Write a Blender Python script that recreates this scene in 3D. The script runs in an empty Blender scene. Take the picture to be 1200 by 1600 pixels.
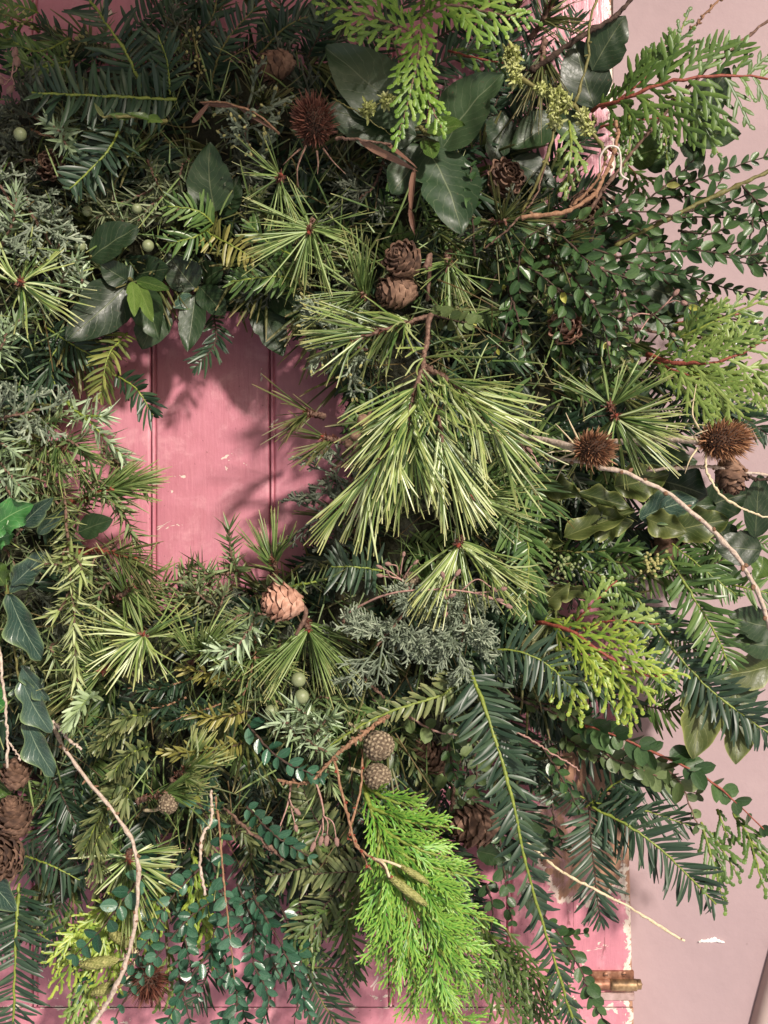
import bpy, math, random
import numpy as np
from mathutils import Vector, Matrix
random.seed(7); RNG = np.random.default_rng(7)
R = math.radians
sc = bpy.context.scene
COL = sc.collection

# ------------------------------------------------------------------ camera
D = 0.85            # metres from the camera to the door face
S = 0.0005          # metres per photograph pixel on the door face
cam_d = bpy.data.cameras.new('camera'); cam = bpy.data.objects.new('camera', cam_d); COL.objects.link(cam)
cam.location = (0, -D, 0); cam.rotation_euler = (R(90), 0, 0)
cam_d.sensor_fit = 'VERTICAL'; cam_d.sensor_height = 24.0
cam_d.lens = 24.0 * D / (1600 * S)
cam_d.clip_start = 0.02; cam_d.clip_end = 50
sc.camera = cam

# ------------------------------------------------------------------ light
SUN_DIR = Vector((0.42, -0.80, 0.44)).normalized()       # towards the sun
w = bpy.data.worlds.new('World'); sc.world = w; w.use_nodes = True
nt = w.node_tree; nt.nodes.clear()
sky = nt.nodes.new('ShaderNodeTexSky'); sky.sky_type = 'NISHITA'; sky.sun_disc = False
sky.sun_elevation = math.asin(SUN_DIR.z); sky.sun_rotation = math.atan2(SUN_DIR.x, SUN_DIR.y)
sky.air_density = 1.0; sky.dust_density = 2.5; sky.ozone_density = 1.0
bg = nt.nodes.new('ShaderNodeBackground'); bg.inputs[1].default_value = 0.058
wo = nt.nodes.new('ShaderNodeOutputWorld')
nt.links.new(sky.outputs[0], bg.inputs[0]); nt.links.new(bg.outputs[0], wo.inputs[0])
sun_d = bpy.data.lights.new('sun', 'SUN'); sun_d.energy = 4.2; sun_d.angle = R(3.6); sun_d.color = (1.0, 0.90, 0.80)
sun = bpy.data.objects.new('sun', sun_d); COL.objects.link(sun)
sun.rotation_euler = SUN_DIR.to_track_quat('Z', 'Y').to_euler(); sun.location = (0.5, -1.2, 1)
sc.view_settings.view_transform = 'Standard'; sc.view_settings.look = 'None'
sc.view_settings.exposure = 0.18; sc.view_settings.gamma = 1.0
sc.cycles.max_bounces = 6; sc.cycles.transparent_max_bounces = 4
sc.cycles.use_denoising = True

# ------------------------------------------------------------------ helpers: places
def P(px, py, d):
    """photograph pixel and distance in front of the door (mm) -> point in the place"""
    k = S * (D - d / 1000.0) / D
    return np.array([(px - 600) * k, -d / 1000.0, (800 - py) * k])
def U(d): return S * (D - d / 1000.0) / D
def nrmz(v):
    v = np.asarray(v, float); return v / np.maximum(np.linalg.norm(v, axis=-1, keepdims=True), 1e-12)
def path(pts, n):
    """smooth curve through (px,py,d) points -> n points, tangents, viewer-side normals, sides"""
    p = np.array([P(*q) for q in pts])
    if len(p) == 2: p = np.array([p[0], (p[0] + p[1]) / 2, p[1]])
    q = np.vstack([2 * p[0] - p[1], p, 2 * p[-1] - p[-2]])
    out = []
    m = len(p) - 1
    for t in np.linspace(0, m - 1e-6, n):
        i = int(t); f = t - i
        a, b, c, d = q[i], q[i + 1], q[i + 2], q[i + 3]
        out.append(0.5 * ((2 * b) + (c - a) * f + (2 * a - 5 * b + 4 * c - d) * f * f + (3 * b - a - 3 * c + d) * f ** 3))
    out = np.array(out)
    T = nrmz(np.gradient(out, axis=0))
    ref = np.tile(np.array([0, -1.0, 0]), (n, 1))
    par = np.abs((T * ref).sum(1)) > 0.9
    ref[par] = np.array([0, 0, 1.0])
    N = nrmz(ref - T * (T * ref).sum(1, keepdims=True))
    B = np.cross(T, N)
    return out, T, N, B

# ------------------------------------------------------------------ helpers: geometry
class Geo:
    def __init__(s): s.v = []; s.f = []; s.t = []; s.a = []; s.n = 0
    def add(s, v, f, tint, along):
        s.v.append(v); s.f.append(f + s.n); s.t.append(tint); s.a.append(along); s.n += len(v)
    def mesh(s, name, off=None, smooth=True):
        me = bpy.data.meshes.new(name)
        v = np.concatenate(s.v).astype(np.float32)
        if off is not None: v = v - np.asarray(off, np.float32)
        f = np.concatenate(s.f).astype(np.int32)
        me.vertices.add(len(v)); me.vertices.foreach_set('co', v.ravel())
        me.loops.add(f.size); me.loops.foreach_set('vertex_index', f.ravel())
        me.polygons.add(len(f)); me.polygons.foreach_set('loop_start', np.arange(0, f.size, 4, dtype=np.int32))
        me.polygons.foreach_set('use_smooth', np.full(len(f), smooth))
        for nm, arr in (('tint', s.t), ('along', s.a)):
            at = me.attributes.new(nm, 'FLOAT', 'POINT'); at.data.foreach_set('value', np.concatenate(arr).astype(np.float32))
        me.update(calc_edges=True)
        return me

def ribbons(g, base, dirv, nrm, L, W, prof, bend=0.0, bdir=None, fold=0.3, tint=None, a0=0.0, a1=1.0):
    """many narrow folded blades at once: each a strip of 3 verts across"""
    base = np.atleast_2d(base); dirv = nrmz(np.atleast_2d(dirv)); n = len(base); K = len(prof)
    L = np.broadcast_to(L, (n,)); W = np.broadcast_to(W, (n,)); bend = np.broadcast_to(bend, (n,))
    nrm = np.broadcast_to(nrm, (n, 3)); nrm = nrmz(nrm - dirv * (dirv * nrm).sum(1, keepdims=True))
    side = np.cross(dirv, nrm)
    if bdir is None: bdir = -nrm
    bdir = np.broadcast_to(bdir, (n, 3))
    if tint is None: tint = RNG.random(n)
    tint = np.broadcast_to(tint, (n,))
    t = np.linspace(0, 1, K)
    ctr = base[:, None] + dirv[:, None] * (L[:, None, None] * t[None, :, None]) + bdir[:, None] * ((L * bend)[:, None, None] * (t ** 2)[None, :, None])
    wd = (W[:, None] * np.asarray(prof)[None])[..., None]
    l = ctr - side[:, None] * wd * 0.5; r = ctr + side[:, None] * wd * 0.5; m = ctr + nrm[:, None] * wd * fold
    v = np.stack([l, m, r], 2).reshape(-1, 3)
    o = np.arange(n)[:, None] * (K * 3)
    q = []
    for k in range(K - 1):
        for c in (0, 1): q.append([k * 3 + c, k * 3 + c + 1, k * 3 + 3 + c + 1, k * 3 + 3 + c])
    f = (o[:, :, None] + np.array(q)[None]).reshape(-1, 4)
    g.add(v, f, np.repeat(tint, K * 3), np.tile(np.repeat(a0 + (a1 - a0) * t, 3), n))

def tube(g, pts, rad, sides=6, wob=0.0, tint=0.5):
    pts = np.asarray(pts); n = len(pts); rad = np.broadcast_to(rad, (n,)).astype(float)
    T = nrmz(np.gradient(pts, axis=0)); ref = np.array([0.13, -0.6, 0.77])
    N = nrmz(ref - T * (T @ ref)[:, None]); B = np.cross(T, N)
    an = np.linspace(0, 2 * math.pi, sides, endpoint=False)
    rr = rad[:, None] * (1 + wob * (RNG.random((n, sides)) - 0.5) * 2)
    v = pts[:, None] + (N[:, None] * np.cos(an)[None, :, None] + B[:, None] * np.sin(an)[None, :, None]) * rr[..., None]
    v = np.concatenate([v.reshape(-1, 3), pts[:1] - T[:1] * rad[0] * .3, pts[-1:] + T[-1:] * rad[-1] * .6])
    f = []
    for i in range(n - 1):
        for j in range(sides):
            a = i * sides + j; b = i * sides + (j + 1) % sides
            f.append([a, b, b + sides, a + sides])
    for j in range(0, sides, 2):
        f.append([n * sides, (j + 2) % sides, (j + 1) % sides, j])
        e = (n - 1) * sides
        f.append([n * sides + 1, e + j, e + (j + 1) % sides, e + (j + 2) % sides])
    al = np.concatenate([np.repeat(np.linspace(0, 1, n), sides), [0, 1]])
    g.add(v, np.array(f), np.full(len(v), tint), al)

def lumpy(g, c, ax, rx, rl, cells=0, depth=0.12, nu=20, nv=12, jit=0.05, tint=0.5, egg=0.0):
    """rounded body along axis ax, its surface raised in spiral cells (cone scales, catkin scales) when cells > 0"""
    ax = nrmz(np.array(ax, float)); ref = np.array([0.3, 0.2, 0.9]) if abs(ax[2]) < .8 else np.array([1., 0, 0])
    e1 = nrmz(np.cross(ax, ref)); e2 = np.cross(ax, e1)
    th = np.linspace(0.001, math.pi - .001, nv); ph = np.linspace(0, 2 * math.pi, nu, endpoint=False)
    TH, PH = np.meshgrid(th, ph, indexing='ij')
    u = np.stack([np.sin(TH) * np.cos(PH), np.sin(TH) * np.sin(PH), np.cos(TH)], -1)
    h = np.zeros_like(TH)
    if cells:
        i = np.arange(cells); z = 1 - 2 * (i + .5) / cells; a = i * 2.399963
        cp = np.stack([np.sqrt(1 - z * z) * np.cos(a), np.sqrt(1 - z * z) * np.sin(a), z], -1)
        dd = np.linalg.norm(u[:, :, None] - cp[None, None], axis=-1); dd.sort(-1)
        h = np.clip((dd[..., 1] - dd[..., 0]) * math.sqrt(cells) * 0.6, 0, 1)
    rad = 1 + depth * (h - .5) + jit * (RNG.random(TH.shape) - .5)
    prof = 1 - egg * u[..., 2]
    v = np.asarray(c) + (e1 * (u[..., 0:1]) + e2 * (u[..., 1:2])) * (rx * rad * prof)[..., None] + ax * (u[..., 2:3] * rl * rad[..., None])
    f = []
    for i in range(nv - 1):
        for j in range(nu): f.append([i * nu + j, i * nu + (j + 1) % nu, (i + 1) * nu + (j + 1) % nu, (i + 1) * nu + j])
    g.add(v.reshape(-1, 3), np.array(f), (h * .8 + .1).ravel() if cells else np.full(nu * nv, tint), np.tile(np.linspace(0, 1, nv)[:, None], (1, nu)).ravel())

def box(g, x0, x1, y0, y1, z0, z1, tint=.5):
    v = np.array([[x, y, z] for x in (x0, x1) for y in (y0, y1) for z in (z0, z1)], float)
    g.add(v, np.array([[0, 1, 3, 2], [4, 6, 7, 5], [0, 4, 5, 1], [2, 3, 7, 6], [0, 2, 6, 4], [1, 5, 7, 3]]), np.full(8, tint), np.zeros(8))

# ------------------------------------------------------------------ helpers: objects
def thing(name, label, cat, base, group=None):
    o = bpy.data.objects.new(name, None); COL.objects.link(o); o.location = Vector(base); o.empty_display_size = 0.01
    o['label'] = label; o['category'] = cat
    if group: o['group'] = group
    o['_b'] = [float(x) for x in base]
    return o
def part(name, g, m, parent, kind=None, label=None, smooth=True):
    off = parent['_b'] if '_b' in parent else (0, 0, 0)
    o = bpy.data.objects.new(name, g.mesh(name, off, smooth)); COL.objects.link(o); o.data.materials.append(m); o.parent = parent
    o['_b'] = [float(x) for x in off]
    if kind: o['kind'] = kind
    if label: o['label'] = label
    return o
def solo(name, g, m, label=None, cat=None, kind=None, group=None, smooth=True):
    o = bpy.data.objects.new(name, g.mesh(name, None, smooth)); COL.objects.link(o); o.data.materials.append(m)
    if label: o['label'] = label
    if cat: o['category'] = cat
    if kind: o['kind'] = kind
    if group: o['group'] = group
    return o
def inst(name, me, parent, pos, dirv, nrm, L, W, label=None):
    """one leaf, needle, scale or bud: a shared mesh set along dirv, its face towards nrm"""
    y = nrmz(dirv); z = nrmz(nrm - y * np.dot(y, nrm)); x = np.cross(y, z)
    off = np.array(parent['_b'])
    o = bpy.data.objects.new(name, me); COL.objects.link(o); o.parent = parent
    p = np.asarray(pos) - off
    o.matrix_basis = Matrix(((x[0] * W, y[0] * L, z[0] * W, p[0]), (x[1] * W, y[1] * L, z[1] * W, p[1]), (x[2] * W, y[2] * L, z[2] * W, p[2]), (0, 0, 0, 1)))
    if label: o['label'] = label
    return o

# ------------------------------------------------------------------ materials
def new_mat(name):
    m = bpy.data.materials.new(name); m.use_nodes = True
    n = m.node_tree; b = n.nodes['Principled BSDF']; return m, n, b
def ramp(n, cols):
    r = n.nodes.new('ShaderNodeValToRGB'); e = r.color_ramp.elements
    for i, c in enumerate(cols):
        p = i / (len(cols) - 1)
        x = e[i] if i < 2 else e.new(p)
        x.position = p; x.color = (*c, 1)
    return r
def math_n(n, op, a, b=None, c=None):
    m = n.nodes.new('ShaderNodeMath'); m.operation = op
    for i, v in enumerate((a, b, c)):
        if v is None: continue
        if isinstance(v, (int, float)): m.inputs[i].default_value = v
        else: n.links.new(v, m.inputs[i])
    return m.outputs[0]
def foliage(name, cols, tip=None, rough=0.42, trans=0.12, obj=False, scale=260, tip_pow=4, spec=0.5):
    """blades and scales: colour varies piece by piece and towards the tip"""
    m, n, b = new_mat(name)
    at = n.nodes.new('ShaderNodeAttribute'); at.attribute_name = 'tint'
    al = n.nodes.new('ShaderNodeAttribute'); al.attribute_name = 'along'
    tc = n.nodes.new('ShaderNodeTexCoord'); ns = n.nodes.new('ShaderNodeTexNoise'); ns.inputs['Scale'].default_value = scale
    n.links.new(tc.outputs['Object'], ns.inputs['Vector'])
    oi = n.nodes.new('ShaderNodeObjectInfo')
    f = math_n(n, 'MULTIPLY_ADD', ns.outputs['Fac'], 0.5, math_n(n, 'MULTIPLY', at.outputs['Fac'], 0.75))
    if obj: f = math_n(n, 'MULTIPLY_ADD', ns.outputs['Fac'], 0.4, math_n(n, 'MULTIPLY', oi.outputs['Random'], 0.8))
    f = math_n(n, 'SUBTRACT', f, 0.24)
    f = math_n(n, 'MULTIPLY_ADD', oi.outputs['Random'], 0.26, f)
    r = ramp(n, cols); n.links.new(f, r.inputs[0])
    out = r.outputs[0]
    if tip is not None:
        mx = n.nodes.new('ShaderNodeMix'); mx.data_type = 'RGBA'
        n.links.new(math_n(n, 'POWER', al.outputs['Fac'], tip_pow), mx.inputs[0]); n.links.new(out, mx.inputs[6]); mx.inputs[7].default_value = (*tip, 1)
        out = mx.outputs[2]
    n.links.new(out, b.inputs['Base Color']); b.inputs['Roughness'].default_value = rough
    b.inputs['Specular IOR Level'].default_value = spec
    if trans:
        tr = n.nodes.new('ShaderNodeBsdfTranslucent'); n.links.new(out, tr.inputs[0])
        ms = n.nodes.new('ShaderNodeMixShader'); ms.inputs[0].default_value = trans
        n.links.new(b.outputs[0], ms.inputs[1]); n.links.new(tr.outputs[0], ms.inputs[2])
        n.links.new(ms.outputs[0], n.nodes['Material Output'].inputs[0])
    return m
def leaf_mat(name, cols, vein, rough=0.35, veins=True, edge=None):
    """broad leaf: UV x = -1..1 across (stored 0..1), y along"""
    m, n, b = new_mat(name)
    uv = n.nodes.new('ShaderNodeUVMap'); sp = n.nodes.new('ShaderNodeSeparateXYZ'); n.links.new(uv.outputs[0], sp.inputs[0])
    oi = n.nodes.new('ShaderNodeObjectInfo')
    tc = n.nodes.new('ShaderNodeTexCoord'); ns = n.nodes.new('ShaderNodeTexNoise'); ns.inputs['Scale'].default_value = 5; ns.inputs['Detail'].default_value = 5
    n.links.new(tc.outputs['Object'], ns.inputs['Vector'])
    f = math_n(n, 'MULTIPLY_ADD', ns.outputs['Fac'], 0.7, math_n(n, 'MULTIPLY_ADD', oi.outputs['Random'], 0.7, -0.2))
    r = ramp(n, cols); n.links.new(f, r.inputs[0])
    sc2 = n.nodes.new('ShaderNodeTexNoise'); sc2.inputs['Scale'].default_value = 22; sc2.inputs['Detail'].default_value = 6; n.links.new(tc.outputs['Object'], sc2.inputs[0])
    ax = math_n(n, 'ABSOLUTE', math_n(n, 'SUBTRACT', sp.outputs[0], 0.5))
    mid = math_n(n, 'SUBTRACT', 1.0, math_n(n, 'MULTIPLY', ax, 50)); mid = math_n(n, 'MAXIMUM', mid, 0)
    if veins:
        ph = math_n(n, 'MULTIPLY', math_n(n, 'SUBTRACT', sp.outputs[1], math_n(n, 'MULTIPLY', ax, 0.7)), 9.0)
        ph = math_n(n, 'ADD', ph, math_n(n, 'MULTIPLY', ns.outputs['Fac'], 1.6))
        fr = math_n(n, 'ABSOLUTE', math_n(n, 'SUBTRACT', math_n(n, 'FRACT', ph), 0.5))
        sv = math_n(n, 'MAXIMUM', math_n(n, 'SUBTRACT', 1.0, math_n(n, 'MULTIPLY', fr, 16)), 0)
        allv = math_n(n, 'MAXIMUM', mid, math_n(n, 'MULTIPLY', sv, 0.45))
    else: allv = math_n(n, 'MULTIPLY', mid, .5)
    mx = n.nodes.new('ShaderNodeMix'); mx.data_type = 'RGBA'
    n.links.new(allv, mx.inputs[0]); n.links.new(r.outputs[0], mx.inputs[6]); mx.inputs[7].default_value = (*vein, 1)
    out = mx.outputs[2]
    if veins:     # brown blemishes and pale scuffs
        for lo_, cc in ((.67, (.10, .06, .03)),):
            mr = n.nodes.new('ShaderNodeMapRange'); n.links.new(sc2.outputs['Fac'], mr.inputs[0]); mr.inputs[1].default_value = lo_; mr.inputs[2].default_value = lo_ + .04; mr.inputs[4].default_value = .8
            m3 = n.nodes.new('ShaderNodeMix'); m3.data_type = 'RGBA'; n.links.new(mr.outputs[0], m3.inputs[0]); n.links.new(out, m3.inputs[6]); m3.inputs[7].default_value = (*cc, 1); out = m3.outputs[2]
    if edge:
        ef = math_n(n, 'POWER', math_n(n, 'MULTIPLY', ax, 2.0), 10)
        m2 = n.nodes.new('ShaderNodeMix'); m2.data_type = 'RGBA'
        n.links.new(ef, m2.inputs[0]); n.links.new(out, m2.inputs[6]); m2.inputs[7].default_value = (*edge, 1); out = m2.outputs[2]
    n.links.new(out, b.inputs['Base Color']); n.links.new(math_n(n, 'MULTIPLY_ADD', sc2.outputs['Fac'], .5, rough - .22), b.inputs['Roughness'])
    bp = n.nodes.new('ShaderNodeBump'); bp.inputs['Strength'].default_value = 0.22; bp.inputs['Distance'].default_value = 0.0012
    hh = math_n(n, 'MULTIPLY_ADD', ns.outputs['Fac'], 0.5, math_n(n, 'MULTIPLY', allv, -0.5))
    n.links.new(hh, bp.inputs['Height']); n.links.new(bp.outputs[0], b.inputs['Normal'])
    tr = n.nodes.new('ShaderNodeBsdfTranslucent'); n.links.new(out, tr.inputs[0])
    ms = n.nodes.new('ShaderNodeMixShader'); ms.inputs[0].default_value = 0.12
    n.links.new(b.outputs[0], ms.inputs[1]); n.links.new(tr.outputs[0], ms.inputs[2]); n.links.new(ms.outputs[0], n.nodes['Material Output'].inputs[0])
    return m
def rough_mat(name, cols, scale=420, rough=0.85, bump=0.9, obj=False, dist=0.0008):
    m, n, b = new_mat(name)
    tc = n.nodes.new('ShaderNodeTexCoord'); ns = n.nodes.new('ShaderNodeTexNoise'); ns.inputs['Scale'].default_value = scale; ns.inputs['Detail'].default_value = 6
    n.links.new(tc.outputs['Object'], ns.inputs['Vector'])
    f = ns.outputs['Fac']
    at = n.nodes.new('ShaderNodeAttribute'); at.attribute_name = 'tint'
    f = math_n(n, 'MULTIPLY_ADD', at.outputs['Fac'], 0.5, math_n(n, 'MULTIPLY_ADD', f, 1.3, -0.4))
    if obj:
        oi = n.nodes.new('ShaderNodeObjectInfo'); f = math_n(n, 'MULTIPLY_ADD', oi.outputs['Random'], 0.5, math_n(n, 'SUBTRACT', f, 0.25))
    r = ramp(n, cols); n.links.new(f, r.inputs[0]); n.links.new(r.outputs[0], b.inputs['Base Color'])
    b.inputs['Roughness'].default_value = rough
    bp = n.nodes.new('ShaderNodeBump'); bp.inputs['Strength'].default_value = bump; bp.inputs['Distance'].default_value = dist
    n.links.new(ns.outputs['Fac'], bp.inputs['Height']); n.links.new(bp.outputs[0], b.inputs['Normal'])
    return m

M = {}
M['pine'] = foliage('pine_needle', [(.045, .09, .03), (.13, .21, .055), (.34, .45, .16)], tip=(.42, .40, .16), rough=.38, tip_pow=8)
M['pine_hero'] = foliage('pine_needle_sunlit', [(.045, .10, .03), (.17, .27, .07), (.32, .40, .11), (.64, .74, .42)], tip=(.5, .5, .2), rough=.33, spec=.7, obj=True, tip_pow=8)  # palest tint puts sunlit highlights into the needle colour
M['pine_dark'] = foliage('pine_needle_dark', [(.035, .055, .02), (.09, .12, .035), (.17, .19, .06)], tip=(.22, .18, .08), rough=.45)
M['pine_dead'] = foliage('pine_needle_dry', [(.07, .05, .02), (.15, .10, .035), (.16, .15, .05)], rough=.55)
M['yew'] = foliage('yew_leaf', [(.014, .032, .018), (.03, .065, .034), (.06, .11, .05)], rough=.38)
M['yew_blue'] = foliage('yew_leaf_blue', [(.014, .036, .02), (.034, .072, .04), (.085, .14, .075)], rough=.4, spec=.6)
M['yew_green'] = foliage('yew_leaf_green', [(.035, .08, .025), (.09, .17, .045), (.20, .30, .09)], rough=.33)
M['yew_olive'] = foliage('yew_leaf_olive', [(.06, .09, .025), (.16, .19, .045), (.30, .32, .09)], rough=.4)
M['fir'] = foliage('fir_leaf', [(.04, .07, .03), (.10, .14, .05), (.26, .30, .13)], tip=(.25, .26, .1), rough=.4)
M['fir_gold'] = foliage('fir_leaf_golden', [(.10, .11, .03), (.25, .24, .06), (.42, .38, .12)], rough=.4)
M['fir_pale'] = foliage('fir_leaf_pale', [(.14, .22, .10), (.32, .42, .20), (.55, .68, .45)], rough=.35)
M['juniper'] = foliage('juniper_needle', [(.055, .10, .035), (.16, .24, .09), (.36, .46, .24)], tip=(.4, .36, .16), rough=.42)
M['juniper_bright'] = foliage('juniper_needle_bright', [(.14, .20, .06), (.34, .42, .15), (.64, .72, .42)], tip=(.5, .5, .25), rough=.36)
M['juniper_pale'] = foliage('juniper_needle_silver', [(.15, .22, .10), (.32, .43, .24), (.60, .74, .52)], rough=.36)
M['juniper_grey'] = foliage('juniper_needle_grey', [(.05, .07, .035), (.14, .18, .085), (.30, .36, .2)], tip=(.3, .3, .2), rough=.5)
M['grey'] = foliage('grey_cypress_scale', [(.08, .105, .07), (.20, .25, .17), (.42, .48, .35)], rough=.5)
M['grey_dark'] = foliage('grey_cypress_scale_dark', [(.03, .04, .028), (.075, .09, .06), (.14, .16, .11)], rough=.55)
M['thuja'] = foliage('cedar_scale', [(.035, .08, .018), (.085, .16, .032), (.17, .28, .055)], rough=.42, scale=500)
M['thuja_top'] = foliage('cedar_scale_bright', [(.07, .15, .02), (.16, .30, .04), (.32, .46, .09)], rough=.42, scale=500)  # cedar colour brightened to make up for the shade of the slab overhead
M['thuja_lime'] = foliage('cedar_scale_lime', [(.06, .13, .02), (.18, .31, .035), (.40, .52, .08)], tip=(.44, .52, .08), rough=.4, scale=500)
M['thuja_pale'] = foliage('cedar_scale_pale', [(.07, .13, .03), (.18, .28, .06), (.38, .48, .14)], rough=.42, scale=500)
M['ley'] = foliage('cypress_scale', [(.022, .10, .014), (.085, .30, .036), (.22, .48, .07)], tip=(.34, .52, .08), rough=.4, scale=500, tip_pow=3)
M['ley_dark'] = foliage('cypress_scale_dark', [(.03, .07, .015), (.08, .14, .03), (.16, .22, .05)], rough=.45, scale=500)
M['bark'] = rough_mat('twig_bark', [(.035, .02, .015), (.16, .09, .065), (.40, .26, .19)])
M['bark_pale'] = rough_mat('twig_bark_pale', [(.18, .13, .10), (.54, .43, .35), (.80, .69, .60)])
M['bark_orange'] = rough_mat('twig_bark_orange', [(.10, .05, .03), (.30, .16, .09), (.55, .35, .23)])
M['bark_red'] = rough_mat('twig_bark_red', [(.08, .02, .014), (.26, .06, .038), (.45, .16, .09)], rough=.6)
M['bark_dark'] = rough_mat('twig_bark_dark', [(.02, .014, .01), (.06, .035, .025), (.14, .09, .06)])
M['stem_green'] = rough_mat('stem_green', [(.07, .11, .02), (.20, .26, .04), (.40, .46, .09)], rough=.5, bump=.3)
M['stem_olive'] = rough_mat('stem_olive', [(.06, .06, .02), (.15, .14, .04), (.3, .27, .1)], rough=.6, bump=.3)
M['straw'] = rough_mat('straw_twig', [(.40, .30, .16), (.70, .58, .38), (.8, .72, .52)], rough=.6)
M['pink_stalk'] = rough_mat('dried_flower_stalk', [(.20, .10, .08), (.45, .26, .22), (.62, .42, .36)], rough=.7)
M['cone'] = rough_mat('cone_scale', [(.05, .028, .02), (.17, .095, .062), (.36, .22, .15)], scale=3, obj=True, bump=.8)
M['cone_warm'] = rough_mat('cone_scale_warm', [(.22, .10, .065), (.50, .27, .19), (.78, .50, .38)], scale=3, obj=True, bump=.8)
M['cone_core'] = rough_mat('cone_core', [(.01, .006, .004), (.05, .025, .015), (.1, .05, .03)])
M['teasel'] = foliage('teasel_spine', [(.045, .015, .011), (.12, .040, .026), (.26, .10, .065)], tip=(.30, .13, .09), rough=.6, trans=.1, tip_pow=3)
M['teasel_warm'] = foliage('teasel_spine_warm', [(.09, .035, .02), (.26, .11, .055), (.50, .26, .13)], tip=(.5, .3, .17), rough=.6, trans=.1, tip_pow=3)
M['seedball'] = rough_mat('seed_ball', [(.03, .018, .012), (.14, .10, .065), (.55, .45, .30)], scale=500, bump=.8)
M['berry'] = rough_mat('juniper_berry', [(.14, .17, .08), (.24, .28, .14), (.36, .38, .26)], scale=160, rough=.38, bump=.15)
M['bud_red'] = rough_mat('pine_bud_red', [(.14, .02, .015), (.36, .06, .035), (.55, .17, .1)], rough=.45)
M['bud_yellow'] = rough_mat('flower_bud_yellow', [(.35, .35, .10), (.55, .52, .20), (.75, .7, .35)], rough=.5)
M['catkin'] = rough_mat('catkin_scale', [(.10, .10, .03), (.26, .27, .08), (.48, .44, .18)], scale=400, rough=.7)
M['lichen'] = foliage('lichen_frill', [(.24, .27, .08), (.46, .50, .17), (.70, .72, .38)], rough=.9, trans=.1)
M['dried'] = leaf_mat('dried_leaf', [(.06, .028, .018), (.16, .075, .05), (.34, .19, .13)], (.5, .3, .2), rough=.5)
M['laurel'] = leaf_mat('laurel_leaf', [(.010, .024, .010), (.022, .048, .018), (.045, .085, .03)], (.13, .16, .08), rough=.40)
M['laurel_grey'] = leaf_mat('laurel_leaf_grey', [(.013, .032, .013), (.028, .060, .025), (.058, .100, .042)], (.16, .20, .11), rough=.43)
M['laurel_green'] = leaf_mat('laurel_leaf_green', [(.03, .065, .015), (.07, .13, .025), (.14, .22, .045)], (.24, .30, .1), rough=.3)
M['laurel_wavy'] = leaf_mat('wavy_leaf', [(.02, .034, .01), (.046, .072, .017), (.12, .14, .04)], (.24, .26, .1), rough=.4, edge=(.3, .33, .1))
M['blue_leaf'] = leaf_mat('blue_green_leaf', [(.02, .05, .035), (.05, .095, .07), (.09, .15, .12)], (.35, .45, .3), rough=.25, edge=(.25, .35, .15))
M['holly'] = leaf_mat('holly_leaf', [(.02, .09, .02), (.045, .18, .04), (.10, .28, .09)], (.3, .5, .2), rough=.15)
M['box'] = leaf_mat('small_leaf', [(.016, .042, .014), (.042, .095, .030), (.10, .18, .06)], (.10, .2, .08), rough=.30, veins=False)
M['box_teal'] = leaf_mat('small_leaf_teal', [(.014, .052, .028), (.038, .115, .063), (.10, .22, .14)], (.15, .28, .2), rough=.24, veins=False)
M['box_olive'] = leaf_mat('small_leaf_olive', [(.05, .08, .03), (.10, .15, .05), (.18, .24, .09)], (.2, .25, .12), rough=.4, veins=False)
M['box_yellow'] = leaf_mat('small_leaf_yellow', [(.22, .28, .04), (.42, .43, .08), (.6, .6, .2)], (.6, .55, .2), rough=.4, veins=False)
M['wire'] = rough_mat('pale_dry_tendril', [(.6, .5, .42), (.75, .66, .6), (.85, .8, .74)], rough=.4, bump=.1)
M['moss'] = rough_mat('moss', [(.008, .009, .005), (.022, .024, .012), (.05, .05, .02)], scale=120, bump=1, dist=.006)

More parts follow.
